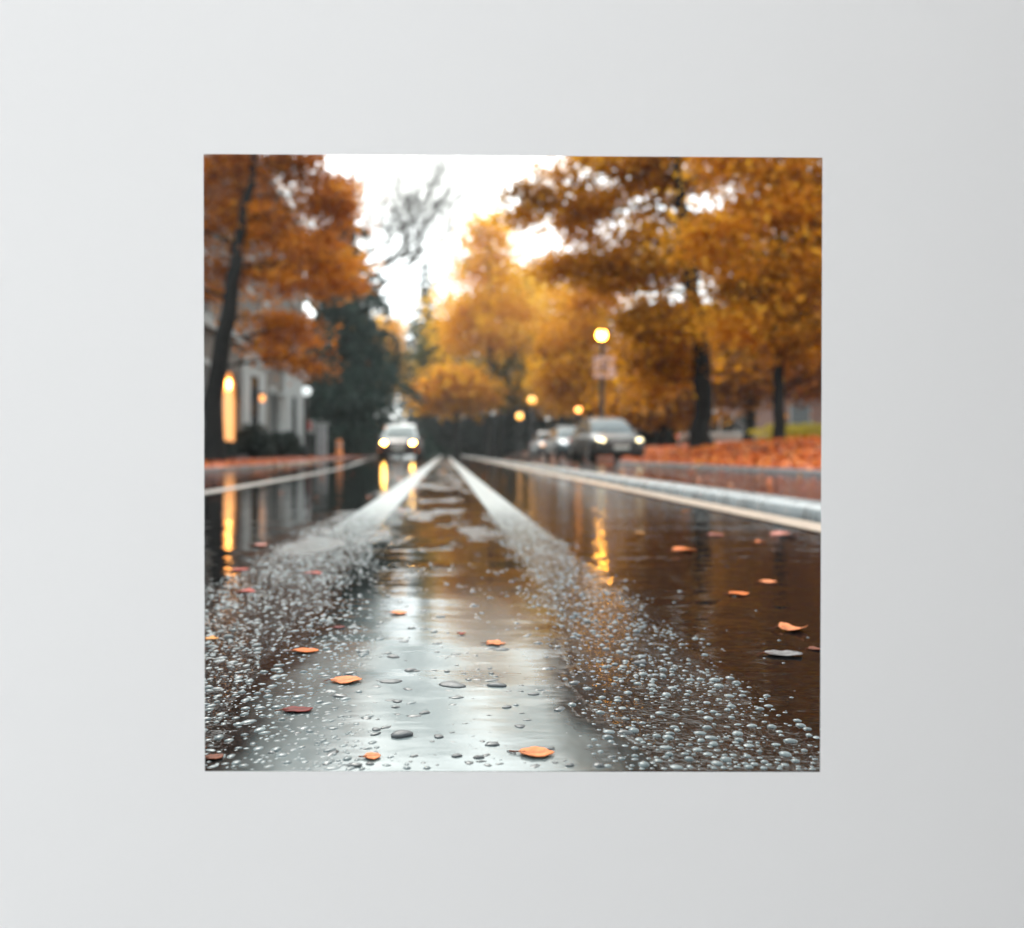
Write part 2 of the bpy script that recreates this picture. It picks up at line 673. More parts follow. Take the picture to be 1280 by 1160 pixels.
def spread(xs, ys, rs, tight=.78):
    """drop the beads that would sit inside one another"""
    cell = .02
    keep, gridd = [], {}
    for i in range(len(xs)):
        gx, gy = int(xs[i] // cell), int(ys[i] // cell)
        ok = True
        for dx in (-1, 0, 1):
            for dy in (-1, 0, 1):
                for j in gridd.get((gx + dx, gy + dy), ()):
                    if (xs[i] - xs[j]) ** 2 + (ys[i] - ys[j]) ** 2 < (tight * (rs[i] + rs[j])) ** 2:
                        ok = False
                        break
                if not ok:
                    break
            if not ok:
                break
        if ok:
            keep.append(i)
            gridd.setdefault((gx, gy), []).append(i)
    return np.array(keep)


def fbm(x, y, seed=0):
    r = np.random.default_rng(seed)
    s = 0
    for k in range(5):
        fx, fy, p = r.uniform(2, 16), r.uniform(1, 9), r.uniform(0, 6.28)
        s = s + np.sin(x * fx * (1 + k) * .6 + y * fy + p) / (1 + .5 * k)
    return s / 3


n = 95000
Y = .805 + 3.6 * RNG.random(n) ** 1.7
X = RNG.uniform(-.75, .75, n)
wob = .035 * fbm(X, Y * 3, 3)
xl = X + wob
grow = np.clip(1.9 - Y, 0, 1.1)
dL = sstep(xl, -.56, -.45) * (1 - sstep(xl, -.23 + .10 * grow, -.15 + .12 * grow))
dR = sstep(xl, .16 - .02 * grow, .21) * (1 - sstep(xl, .33, .42))
p = np.maximum(np.maximum(dL, dR) * .95 * np.clip(.46 + .3 * (Y - .8), .4, .85), np.where(X > .3, .006, .003))
p = p * np.clip(.62 + .5 * fbm(X * 2.2, Y * 2.2, 8), .12, 1)
k = RNG.random(n) < p
X, Y = X[k], Y[k]
R = np.clip(RNG.lognormal(math.log(.0023), .42, len(X)), .0010, .0060)
k = (X > -.218 - (Y - .8) * 1.3 + .012) & (X < .341 + (Y - .8) * 1.3 - .012) & (Y - R > .804)
X, Y, R = X[k], Y[k], R[k]
k = np.argsort(-R)
X, Y, R = X[k], Y[k], R[k]
k = spread(X, Y, R, 1.06)
X, Y, R = X[k], Y[k], R[k]
m = mat('water_bead', (.26, .31, .33), .4, spec=.5, coat=.15)
b = m.node_tree.nodes['Principled BSDF']
L(m, ramp(m, noise(m, 45, 2), [(.3, (.055, .074, .081)), (.7, (.135, .166, .173))]), b.inputs['Base Color'])
b.inputs['IOR'].default_value = 1.33
M_bead = m
el = np.where(X < 0, RNG.uniform(1.0, 1.9, len(X)), RNG.uniform(.95, 1.3, len(X)))
an = np.where(X < 0, RNG.normal(.9, .5, len(X)), RNG.uniform(0, 6.28, len(X)))
tag(scatter('water_droplets', X, Y, R, R * RNG.uniform(.32, .62, len(X)), M_bead, el, an),
    'pale rain beads crowding two bands of the wet asphalt', 'water droplets', kind='stuff')

# dark grit lying in the middle puddle
n = 2400
Y = .815 + 1.5 * RNG.random(n) ** 1.6
X = RNG.uniform(-.17, .19, n)
R = np.clip(RNG.lognormal(math.log(.0022), .5, n), .0009, .0062)
k = (RNG.random(n) < .12 + .3 * (fbm(X * 3, Y * 3, 21) > .12)) & (X > -.205 - (Y - .8))
X, Y, R = X[k], Y[k], R[k]
k = spread(X, Y, R, 1.3)
X, Y, R = X[k], Y[k], R[k]
M_grit = varied('wet_grit', (.02, .025, .028), (.09, .10, .105), 70, .35)
tag(scatter('grit', X, Y, R, R * RNG.uniform(.25, .6, len(X)), M_grit, RNG.uniform(1, 2.2, len(X)), RNG.normal(0, .5, len(X)), .2),
    'fine dark grit strewn through the bright middle puddle', 'grit', kind='stuff')

# wet dark stones standing out of the middle puddle
M_stone = varied('wet_stone', (.016, .019, .022), (.075, .083, .09), 60, .5, .001)
def pebble(px, py, wpx, hpx, seed, label):
    g = G(px, py)
    r = random.Random(seed)
    sc = g.y / F
    a = wpx * sc / 2
    mb = MB()
    mb.ellipsoid((0, 0, 0), (1, .8, 1), 14, 8)
    hz = max(hpx * sc * .8, a * .35)
    ph = [r.uniform(0, 6.28) for _ in range(4)]
    vv = []
    for x, y, z in mb.v:
        an = math.atan2(y, x)
        k = 1 + .16 * math.sin(2 * an + ph[0]) + .10 * math.sin(3 * an + ph[1]) + .06 * math.sin(5 * z + ph[2])
        vv.append((x * a * k, y * a * k, max(z, -.3) * hz * .36))
    mb.v = vv
    o = mb.build('pebble', M_stone)
    o.location = (g.x, g.y, 0)
    o.rotation_euler = (0, 0, r.uniform(-.5, .5))
    return tag(o, label, 'pebble', 'dark stones in the middle puddle')


for q in [
    (565, 856, 34, 12, 'wide flat grey stone in the bright puddle, largest of the middle row'),
    (621, 857, 22, 13, 'dark angular stone at the right of the wide flat grey stone'),
    (502, 919, 30, 20, 'large round dark stone in the near puddle, biggest of all'),
    (489, 852, 24, 8, 'long low dark stone left of the wide flat grey stone'),
    (531, 891, 15, 7, 'small dark oval stone above the gap beside the big round stone'),
    (497, 877, 13, 6, 'small dark oval stone close to the left droplets'),
    (548, 921, 15, 8, 'small black stone just right of the big round stone'),
    (571, 945, 15, 9, 'blurred dark stone near the bottom edge, left one of a close pair'),
    (598, 947, 13, 10, 'blurred dark stone near the bottom edge, right one of a close pair'),
    (513, 838, 16, 9, 'grey stone in the cluster at the left of the puddle centre'),
    (491, 821, 18, 8, 'grey oval stone in the upper left of the bright puddle'),
    (627, 812, 18, 6, 'dark flat stone tucked beside the pink leaf'),
    (551, 771, 13, 5, 'small grey stone ringed with ripples far up the puddle'),
    (650, 908, 16, 6, 'thin dark stone near the right droplets'),
    (634, 884, 14, 7, 'dark wedge stone below the angular stone at right'),
    (505, 802, 12, 4, 'tiny dark stone in the far left of the bright puddle'),
    (470, 912, 14, 7, 'dark stone beside the left droplets, level with the big round one'),
    (800, 829, 16, 11, 'slate blue stone standing among the right droplets'),
    (462, 955, 12, 7, 'dark stone touching the small peach leaf at the bottom edge'),
    (667, 868, 14, 6, 'grey flat stone at the right rim of the puddle'),
]:
    pebble(q[0], q[1], q[2], q[3], int(q[0] * 7 + q[1]), q[4])

# ------------------------------------------------------------------ fallen leaves lying on the road
LEAFC = {
    'orange': (.55, .13, .02), 'peach': (.62, .20, .075), 'red': (.30, .03, .012), 'dark_red': (.13, .014, .011),
    'brown': (.16, .045, .02), 'amber': (.62, .26, .05), 'grey': (.16, .15, .15), 'pink': (.45, .16, .12)}
LM = {}
for k, c in LEAFC.items():
    m = mat('fallen_leaf_' + k, c, .6, spec=.1)
    b = m.node_tree.nodes['Principled BSDF']
    L(m, ramp(m, noise(m, 90, 4), [(.3, tuple(x * .28 for x in c)), (.45, tuple(x * .75 for x in c)), (.6, c), (.8, tuple(min(1, x * 1.1) for x in c))]), b.inputs['Base Color'])
    LM[k] = m


def road_leaf(px, py, wpx, hpx, kind, col, label, rz=0., curl=.25, lift=.0015):
    g = G(px, py)
    sc = g.y / F
    Lh = wpx * sc / 2
    dep = min(max(hpx * sc / ((H / g.y)) / 2 * .75, Lh * .45), Lh * 1.1)
    r = random.Random(int(px * 13 + py))
    out = []
    nseg = 28
    for i in range(nseg):
        t = 2 * math.pi * i / nseg
        if kind == 'maple':
            k = .62 + .38 * abs(math.cos(2.5 * t)) ** 1.5 + .05 * math.sin(11 * t)
        elif kind == 'oval':
            k = .93 + .05 * math.sin(9 * t + 1 + px) + .035 * math.sin(5 * t + py)
            if math.cos(t) > 0:
                k *= 1 - .0 * t
        else:
            k = .8 + .14 * math.cos(2 * t) + .06 * math.sin(7 * t)
        out.append((math.cos(t) * k, math.sin(t) * k * (1 if kind != 'oval' else (1 - .5 * math.cos(t) ** 2))))
    v, f = [], []
    rings = [0.0, .35, .7, 1.0]
    a1, a2 = r.uniform(0, 6.28), r.uniform(.6, 1.2)
    def zz(x, y):
        d = math.cos(a1) * x + math.sin(a1) * y
        return lift + Lh * (curl * d * d * a2 + .05 * abs(y) + .03 * (math.sin(4 * x + a1) + 1))
    for q in rings[1:]:
        for x, y in out:
            v.append((x * q * Lh, y * q * dep, zz(x * q, y * q)))
    v.append((0, 0, zz(0, 0)))
    c = len(v) - 1
    for j in range(len(rings) - 2):
        for i in range(nseg):
            f.append((j * nseg + i, j * nseg + (i + 1) % nseg, (j + 1) * nseg + (i + 1) % nseg, (j + 1) * nseg + i))
    for i in range(nseg):
        f.append((c, (i + 1) % nseg, i))
    mb = MB()
    mb.add(v, f, True)
    o = mb.build('fallen_leaf', LM[col])
    md = o.modifiers.new('thick', 'SOLIDIFY')
    md.thickness = .0006
    st = MB()
    e = (-1.0 * Lh, 0, zz(-.9, 0) + .0004)
    st.tube([(-.55 * Lh, 0, zz(-.55, 0) + .0007), e, (-1.4 * Lh, r.uniform(-.2, .2) * Lh, .001 + lift)], [.0006, .0007, .0006], 5)
    st.build('stalk', LM['brown'], o)
    o.location = (g.x, g.y, 0)
    o.rotation_euler = (0, 0, rz)
    return tag(o, label, 'leaf', 'fallen leaves on the wet road')


for q in [
    (433, 852, 42, 13, 'oval', 'peach', 'large flat peach leaf on the left bead band', .15),
    (372, 889, 40, 13, 'ragged', 'dark_red', 'dark red ragged leaf low among the left beads', .1),
    (381, 815, 38, 7, 'oval', 'orange', 'slim orange leaf in the middle of the left beads', 0),
    (264, 799, 18, 11, 'maple', 'amber', 'amber leaf cut by the left edge of the opening', .3),
    (424, 785, 16, 7, 'ragged', 'dark_red', 'small maroon leaf at the inner rim of the left beads', .2),
    (391, 717, 24, 6, 'ragged', 'red', 'crimson leaf at the far end of the left beads', -.1),
    (308, 740, 24, 6, 'oval', 'red', 'red brown leaf on the outer rim of the left beads', 0),
    (299, 713, 26, 8, 'ragged', 'red', 'scarlet leaf on dark water beside the orange door reflection', .1),
    (325, 682, 20, 5, 'oval', 'pink', 'faded pink leaf floating far out in the left lane', 0),
    (465, 947, 24, 13, 'oval', 'peach', 'small blurred peach leaf at the bottom edge of the puddle', .2),
    (268, 948, 24, 22, 'ragged', 'brown', 'blurred dark brown leaf in the bottom left corner', .4),
    (498, 767, 24, 6, 'oval', 'peach', 'pale peach leaf high in the bright puddle', 0),
    (577, 793, 11, 8, 'ragged', 'red', 'tiny curled red leaf standing in the rippled water', .5),
    (619, 805, 26, 9, 'maple', 'peach', 'pink peach leaf on the ripples beside a dark flat stone', -.1),
    (670, 943, 48, 18, 'oval', 'peach', 'big blurred orange peach leaf at the bottom right of the puddle', -.1),
    (855, 688, 34, 11, 'oval', 'orange', 'rust orange leaf in the upper middle of the right lane water', .1),
    (895, 669, 22, 7, 'oval', 'pink', 'dull pink leaf below the cream line', 0),
    (980, 669, 38, 7, 'oval', 'pink', 'long dull pink leaf just below the cream line near the right edge', 0),
    (950, 678, 16, 5, 'oval', 'orange', 'small orange leaf left of the long pink leaf', 0),
    (960, 728, 24, 7, 'oval', 'peach', 'pale orange leaf floating in the right lane, beside two beads', -.05),
    (923, 743, 28, 6, 'oval', 'orange', 'slim bright orange leaf floating in the right lane', .03),
    (991, 788, 38, 10, 'oval', 'peach', 'curled peach boat shaped leaf near the right edge', -.1),
    (980, 819, 48, 13, 'ragged', 'grey', 'soaked grey leaf near the right edge with a dark rim', -.1),
    (1019, 812, 18, 6, 'oval', 'brown', 'brown leaf half cut by the right edge of the opening', 0),
    (800, 667, 14, 9, 'oval', 'amber', 'small amber leaf right of the lamp reflection', .3),
    (858, 614, 12, 7, 'maple', 'red', 'small red leaf stuck on the pale divider strip', .1),
    (990, 650, 10, 7, 'maple', 'orange', 'small orange leaf against the divider near the right edge', .2),
]:
    road_leaf(*q[:7], rz=q[7], curl=.4 if 'curled' in q[6] else .07, lift=.066 if 'stuck' in q[6] else .0008)

# leaves carpeting the verges
M_litter = leafmat('leaf_litter', [(0, (.20, .02, .008)), (.3, (.50, .075, .01)), (.6, (.72, .17, .015)), (.85, (.80, .30, .04)), (1, (.36, .14, .03))], .15, .35)
n = 60000
y = 2 + 58 * RNG.random(n) ** 1.3
x = xk_right(y) + .1 + 9 * RNG.random(n) ** 1.7
c = np.stack([x, y, zbank(x, y) + .01 + .05 * RNG.random(n) ** 2], 1)
tag(quads('leaf_litter', leaf_quads(c, .085, 1.1, .75), M_litter, np.clip(RNG.normal(.5, .22, n) + .25 * fbm(x * .35, y * .3, 5), 0, 1)),
    'carpet of red and orange fallen leaves on the right bank', 'fallen leaves', kind='stuff')
n = 5000
y = 3 + 57 * RNG.random(n) ** 1.2
x = xk_left(y) - .1 - 3.5 * RNG.random(n) ** 1.3
d = -(x - xk_left(y) + .14)
c = np.stack([x, y, .055 + .006 * d + .015 * RNG.random(n)], 1)
tag(quads('leaf_litter', leaf_quads(c, .10, 3, .8), M_litter, np.clip(RNG.normal(.35, .2, n), 0, 1)),
    'scattered red fallen leaves along the left pavement', 'fallen leaves', kind='stuff')
n = 420
y = 3.5 + 40 * RNG.random(n) ** 1.3
x = np.where(RNG.random(n) < .6, RNG.uniform(1.9, 4.6, n), RNG.uniform(-3.5, 1.2, n))
c = np.stack([x, y, np.full(n, .012)], 1)
tag(quads('leaf_litter', leaf_quads(c, .055, 3, .7), M_litter, np.clip(RNG.normal(.5, .25, n), 0, 1)),
    'stray small leaves blown thinly over the wet road', 'fallen leaves', kind='stuff')

# ------------------------------------------------------------------ trees
M_bark = varied('wet_bark', (.005, .0055, .006), (.014, .013, .012), 6, .75, .02, spec=.15)
M_bark2 = varied('grey_bark', (.07, .068, .066), (.13, .125, .12), 6, .7, .02)
PAL = {
    'rust': leafmat('rust_leaves', [(0, (.17, .045, .006)), (.35, (.44, .13, .008)), (.7, (.64, .225, .010)), (1, (.76, .33, .025))]),
    'amber': leafmat('amber_leaves', [(0, (.22, .085, .005)), (.35, (.52, .21, .006)), (.7, (.74, .35, .010)), (1, (.84, .47, .03))]),
    'ochre': leafmat('ochre_leaves', [(0, (.22, .09, .006)), (.35, (.52, .21, .006)), (.7, (.76, .34, .010)), (1, (.86, .47, .03))]),
    'gold': leafmat('gold_leaves', [(0, (.50, .23, .012)), (.35, (.76, .39, .02)), (.7, (.88, .52, .03)), (1, (.92, .62, .09))]),
    'tan': leafmat('tan_leaves', [(0, (.40, .22, .04)), (.5, (.68, .40, .06)), (1, (.80, .48, .07))]),
    'olive': leafmat('olive_leaves', [(0, (.06, .07, .02)), (.5, (.16, .14, .03)), (1, (.34, .24, .03))]),
    'spruce': leafmat('spruce_needles', [(0, (.010, .024, .022)), (.5, (.022, .05, .042)), (1, (.05, .085, .065))], .2),
    'dark': leafmat('dark_evergreen_leaves', [(0, (.008, .016, .016)), (.5, (.016, .032, .028)), (1, (.035, .05, .038))], .2),
    'yellow': leafmat('yellow_leaves', [(0, (.30, .25, .02)), (.5, (.50, .40, .03)), (1, (.6, .5, .06))]),
}


def grow(name, label, cat, group, trunk, radii, blobs, pal, leaf, nleaf, ncl, bark=M_bark, limbs=True, seed=1, flat=.5, clr=.75, narrow=.55, back=0.):
    """trunk: world points; blobs: (centre, rx, ry, rz, weight, tint)"""
    rg = np.random.default_rng(seed)
    base = Vector(trunk[0])
    root = thing(name, label, cat, base, 0, group)
    tb = MB()
    P = [Vector(p) - base for p in trunk]
    # densify the trunk with slight wobble, roots flare at the foot
    pts, rr = [], []
    for i in range(len(P) - 1):
        for t in np.linspace(0, 1, 5)[:-1]:
            pts.append(P[i].lerp(P[i + 1], t) + Vector((rg.normal(0, .03), rg.normal(0, .03), 0)) * (radii[i] / .2 if i or t else 0))
            rr.append(radii[i] + (radii[i + 1] - radii[i]) * t)
    pts.append(P[-1])
    rr.append(radii[-1])
    pts.insert(0, pts[0] - Vector((0, 0, .3)))
    rr.insert(0, rr[0] * 1.75)
    rr[1] *= 1.35
    tb.tube(pts, rr, 10)
    # clusters
    wts = np.array([b_[4] for b_ in blobs], float)
    wts /= wts.sum()
    cl = []
    for b_, wt in zip(blobs, wts):
        for _ in range(max(1, int(round(wt * ncl)))):
            d = rg.normal(size=3)
            d /= np.linalg.norm(d)
            q = rg.random() ** .45
            c = Vector(b_[0]) - base
            cl.append((Vector((c.x + d[0] * q * b_[1], c.y + back + d[1] * q * b_[2], c.z + d[2] * q * b_[3])), b_[5] + rg.normal(0, .24), rg.uniform(.55, 1.25)))
    nodes = [(p, r) for p, r in zip(pts[3:], rr[3:])]
    if limbs:
        cl.sort(key=lambda c: min((c[0] - p).length for p, _ in nodes))
        base_nodes = list(nodes)
        for c, t_, s_ in cl:
            best = min(nodes, key=lambda q: (c - q[0]).length + (1.4 * max(0, q[0].z - c.z)) + (0 if q[1] > .02 else 2))
            a, ra = best
            ln = (c - a).length
            if ln < .05:
                continue
            r0 = min(ra * .62, .02 + .016 * ln)
            mid = a.lerp(c, .5) + Vector((rg.normal(0, .06), rg.normal(0, .06), -.05 + .08)) * ln
            tb.tube([a, mid, c], [r0, r0 * .72, r0 * .42], 5, False)
            nodes.append((mid, r0 * .72))
            nodes.append((c, r0 * .42))
    tb.build('trunk', bark, root)
    if nleaf:
        C, S = [], []
        sz = np.array([c[2] for c in cl])
        per = np.maximum(3, (nleaf * sz / sz.sum())).astype(int)
        for (c, t_, s_), k in zip(cl, per):
            d = rg.normal(size=(k, 3)) * np.array([clr, clr, clr * flat]) * s_ * .55
            C.append(d + np.array(c))
            S.append(np.clip(t_ + rg.normal(0, .14, k), 0, 1))
        C, S = np.concatenate(C), np.concatenate(S)
        quads('crown', leaf_quads(C, leaf, .4, narrow), PAL[pal], S, root)
    return root


def B(px, py, y, wpx, hpx, wt, tint=.5, deep=1.0):
    p = W(px, py, y)
    return (p, wpx * y / F, wpx * y / F * deep, hpx * y / F, wt, tint)


def T(y, *pp):
    return [W(px, py, y + dy) for px, py, dy in pp]


def foot(px, y, z):
    return Vector(((px - CX) * y / F, y, z))


# left maple with rust crown
Yq = 24
grow('maple_tree', 'rust orange tree with a dark forked trunk in front of the lit doorway', 'tree', None,
     [foot(266, Yq, .12)] + T(Yq, (270, 480, 0), (284, 400, 0), (291, 345, 0), (300, 290, .2), (314, 230, .5), (322, 150, .6)),
     [.30, .25, .22, .19, .15, .11, .05],
     [B(330, 300, Yq, 60, 60, 5, .55), B(395, 330, Yq, 50, 34, 4, .68), B(335, 410, Yq, 45, 42, 4, .55), B(410, 250, Yq, 38, 30, 2.5, .45),
      B(280, 260, Yq, 50, 40, 3, .3), B(370, 190, Yq, 60, 40, 4, .32), B(290, 190, Yq, 70, 36, 4, .3), B(315, 120, Yq, 90, 50, 5, .45),
      B(215, 300, Yq, 60, 90, 4, .4), B(265, 345, Yq, 32, 26, 1, .35), B(365, 455, Yq, 22, 12, .8, .7), B(250, 230, Yq + 2.5, 50, 50, 3, .3), B(400, 225, Yq + 1, 36, 26, 2.5, .4), B(375, 285, Yq + 1, 40, 26, 2, .5)],
     'rust', .165, 23000, 195, seed=3, flat=.42, clr=.72, back=1.3)
# second stem of the fork
# right hand trees
Yq = 22
grow('maple_tree', 'broad amber tree with the thick dark trunk right of the parked cars', 'tree', None,
     [foot(878, Yq, .44)] + T(Yq, (878, 520, 0), (879, 460, 0), (873, 400, 0), (862, 330, 0), (853, 270, 0), (848, 210, 0), (840, 130, 0)),
     [.27, .235, .22, .20, .18, .16, .12, .05],
     [B(740, 260, Yq, 48, 30, 3, .45), B(770, 330, Yq, 62, 38, 4, .5), B(840, 300, Yq, 65, 55, 5, .45), B(800, 205, Yq, 80, 26, 4, .35),
      B(680, 232, Yq - 1, 30, 14, 1.0, .2, .6), B(655, 262, Yq - 1, 16, 11, .5, .2, .6), B(838, 405, Yq - 1.5, 42, 22, 3.4, .42), B(860, 385, Yq - 1.5, 55, 20, 2.5, .25),
      B(780, 140, Yq, 110, 45, 5, .4), B(900, 170, Yq, 90, 60, 5, .45), B(845, 450, Yq, 42, 34, 3.0, .42), B(822, 485, Yq + 1, 20, 20, 1.0, .45),
      B(700, 322, Yq, 34, 14, 1.2, .55), B(720, 205, Yq, 30, 16, .8, .3)],
     'amber', .17, 29000, 215, seed=8, flat=.42, clr=.72, back=1.0)
Yq = 19
grow('maple_tree', 'yellow ochre tree with the slender trunk nearest the right edge', 'tree', None,
     [foot(974, Yq, .46)] + T(Yq, (973, 500, 0), (974, 440, 0), (970, 380, 0), (975, 300, 0), (968, 220, 0), (970, 120, 0)),
     [.135, .12, .105, .095, .08, .06, .03],
     [B(960, 260, Yq, 60, 42, 5, .6), B(900, 305, Yq, 50, 26, 3.5, .8), B(1010, 330, Yq, 60, 60, 4, .45), B(950, 370, Yq, 55, 40, 4, .5),
      B(940, 200, Yq, 70, 36, 4, .55), B(1030, 230, Yq, 60, 60, 4, .4), B(930, 410, Yq, 26, 30, 1.8, .7), B(1000, 420, Yq, 50, 36, 2.5, .35),
      B(970, 120, Yq, 90, 50, 4, .5), B(1080, 350, Yq, 60, 90, 4, .45)],
     'ochre', .16, 25000, 185, seed=5, flat=.42, clr=.72, back=-.1)

# mid distance trees on the right
for i, (px, y, z, top, rx, pal, tint, label) in enumerate([
    (735, 50, .3, 330, 62, 'amber', .62, 'bright orange tree behind the lit street lamp'),
    (830, 44, .45, 400, 70, 'ochre', .35, 'brownish gold tree behind the thick dark trunk'),
    (935, 40, .45, 300, 85, 'amber', .2, 'dark russet tree between the two right trunks, standing farther back'),
    (1040, 38, .45, 250, 80, 'rust', .15, 'brown tree standing back at the right edge'),
    (700, 82, .2, 345, 40, 'gold', .45, 'golden tree over the two small round lamps'),
]):
    h_ = 566 - top
    grow('autumn_tree', label, 'tree', 'autumn trees standing back on the right',
         [foot(px, y, z)] + T(y, (px + 3, 500, 0), (px - 2, 440, 0), (px, top + .35 * h_, 0), (px + 4, top + .1 * h_, 0)),
         [.26, .22, .19, .13, .04],
         [B(px, top + .42 * h_, y, rx, h_ * .3, 5, tint), B(px - rx * .5, top + .55 * h_, y, rx * .55, h_ * .16, 3, tint + .1), B(px + rx * .5, top + .5 * h_, y, rx * .6, h_ * .2, 3, tint - .05),
          B(px + 4, top + .16 * h_, y, rx * .6, h_ * .15, 3, tint + .1), B(px, top + .68 * h_, y, rx * .7, h_ * .12, 3, tint)],
         pal, .30, 14000, 130, seed=20 + i, clr=1.3, flat=.5)

# far golden trees across the end of the street
for i, (px, y, top, rx, bot, pal, tint, label) in enumerate([
    (612, 92, 272, 66, 470, 'gold', .6, 'tall golden tree rising in the middle at the end of the street'),
    (660, 104, 330, 50, 490, 'tan', .5, 'pale tan tree right of the tall golden tree'),
    (570, 84, 465, 36, 512, 'amber', .75, 'low bright orange tree under the tall golden tree'),
    (485, 128, 395, 36, 500, 'gold', .45, 'hazy golden tree above the oncoming car'),
    (448, 100, 405, 46, 520, 'tan', .35, 'hazy tan tree behind the dark spruce on the left'),
    (552, 112, 400, 44, 510, 'olive', .35, 'grey green tree left of the low orange tree'),
    (625, 100, 420, 40, 515, 'olive', .6, 'olive tree under the tan crown at the end of the street'),
    (716, 96, 430, 40, 535, 'ochre', .35, 'brown gold tree low behind the parked cars'),
    (652, 112, 440, 40, 528, 'olive', .3, 'dark olive tree behind the two small lit lamps'),
    (425, 78, 440, 34, 525, 'ochre', .4, 'brownish tree under the spruce boughs on the left'),
]):
    hh = bot - top
    grow('background_tree', label, 'tree', 'autumn trees closing the far end of the street',
         [foot(px, y, .1)] + T(y, (px, 520, 0), (px + 2, bot - .3 * hh, 0), (px - 1, top + .3 * hh, 0), (px, top + .06 * hh, 0)),
         [.34, .28, .22, .14, .04],
         [B(px, top + .62 * hh, y, rx, hh * .3, 5, tint), B(px - rx * .4, top + .72 * hh, y, rx * .6, hh * .2, 2, tint - .05), B(px + rx * .45, top + .6 * hh, y, rx * .55, hh * .24, 2, tint),
          B(px, top + .28 * hh, y, rx * .58, hh * .22, 3, tint + .1), B(px, top + .1 * hh, y, rx * .28, hh * .09, .8, tint + .1)],
         pal, .55, 11000, 120, M_bark, seed=40 + i, clr=2.1, flat=.55)


def spruce(label, px, y, z, top, halfw, seed, pal='spruce', n=9000):
    rg = np.random.default_rng(seed)
    base = foot(px, y, z)
    ht = W(px, top, y).z - z
    root = thing('spruce_tree', label, 'tree', base, 0, 'dark spruces beside the street')
    tb = MB()
    tb.tube([(0, 0, -.3), (0, 0, ht * .3), (0.1, 0, ht * .7), (0, 0, ht)], [.32, .26, .14, .03], 8)
    C, S, D = [], [], []
    R0 = halfw * y / F
    nl = 26
    for i in range(nl):
        f = i / (nl - 1)
        zz = ht * (.10 + .88 * f)
        rad = R0 * (1 - f) ** .8 * rg.uniform(.6, 1.15) + .15
        nb = int(9 - 4 * f)
        a0 = rg.uniform(0, 6.28)
        for k in range(nb):
            a = a0 + 6.283 * k / nb + rg.normal(0, .2)
            r_ = rad * rg.uniform(.55, 1.35)
            e = Vector((math.cos(a) * r_, math.sin(a) * r_, zz - r_ * .32))
            mid = Vector((math.cos(a) * r_ * .55, math.sin(a) * r_ * .55, zz - r_ * .05))
            tb.tube([(0, 0, zz), mid, e], [.05, .035, .012], 4, False)
            m_ = int(n / (nl * 7) * (.35 + rad / R0))
            t = rg.random(m_) ** .7
            P_ = np.outer((1 - t) ** 2, (0, 0, zz)) + np.outer(2 * t * (1 - t), mid) + np.outer(t * t, e)
            side = rg.normal(0, .16 * r_ + .05, m_)
            P_ = P_ + np.stack([-math.sin(a) * side, math.cos(a) * side, -np.abs(rg.normal(0, .16 * r_ * .5 + .1, m_))], 1)
            C.append(P_)
            S.append(np.clip(.45 + .25 * (t - .5) + rg.normal(0, .15, m_), 0, 1))
    tb.build('trunk', M_bark, root)
    C, S = np.concatenate(C), np.concatenate(S)
    quads('crown', leaf_quads(C, .42, .1, .45), PAL[pal], S, root)
    return root


spruce('tall dark green spruce with drooping boughs on the left past the pale house', 430, 62, .15, 226, 104, 5, n=36000)
spruce('distant blue green spruce left of the tall golden tree', 532, 118, .1, 318, 48, 6, n=22000)

# bare tree whose twigs reach over the sky
rg = np.random.default_rng(4)
root = thing('bare_tree', 'leafless grey tree with fine twigs against the white sky', 'tree', foot(444, 74, .12))
tb = MB()
base = foot(444, 74, .12)
def twig(p, d, ln, r, depth):
    pts, q, dd = [p], p.copy(), d.copy()
    for _ in range(4):
        dd = (dd + Vector((rg.normal(0, .14), rg.normal(0, .14), rg.normal(.02, .1)))).normalized()
        q = q + dd * ln / 4
        pts.append(q.copy())
    tb.tube(pts, [r * (1 - .14 * k) for k in range(5)], 5 if depth < 3 else 3, False)
    if depth < 6:
        for _ in range(3 if depth < 4 else 4):
            k = int(rg.integers(2, 5))
            nd = (dd + Vector((rg.normal(0, .55), rg.normal(0, .55), rg.normal(.1, .4)))).normalized()
            twig(pts[k], nd, ln * rg.uniform(.55, .8), r * .6, depth + 1)
tb.tube([(0, 0, -.3), (0, 0, 6), (.15, 0, 14)], [.34, .26, .18], 8)
for a_, zz in ((0.2, 13.8), (.7, 14), (-.5, 13.5), (.05, 12.5), (-.2, 11.5), (2.5, 13), (-1.6, 12), (.3, 16), (-.1, 15.5)):
    if zz > 14:
        tb.tube([(.15, 0, 13.8), (.1, 0, zz)], [.15, .1], 6, False)
    twig(Vector((.12, 0, zz)), Vector((math.cos(a_) * .9, math.sin(a_) * .5, .5)).normalized(), 6.0, .17, 1)
tb.build('trunk', M_bark2, root)

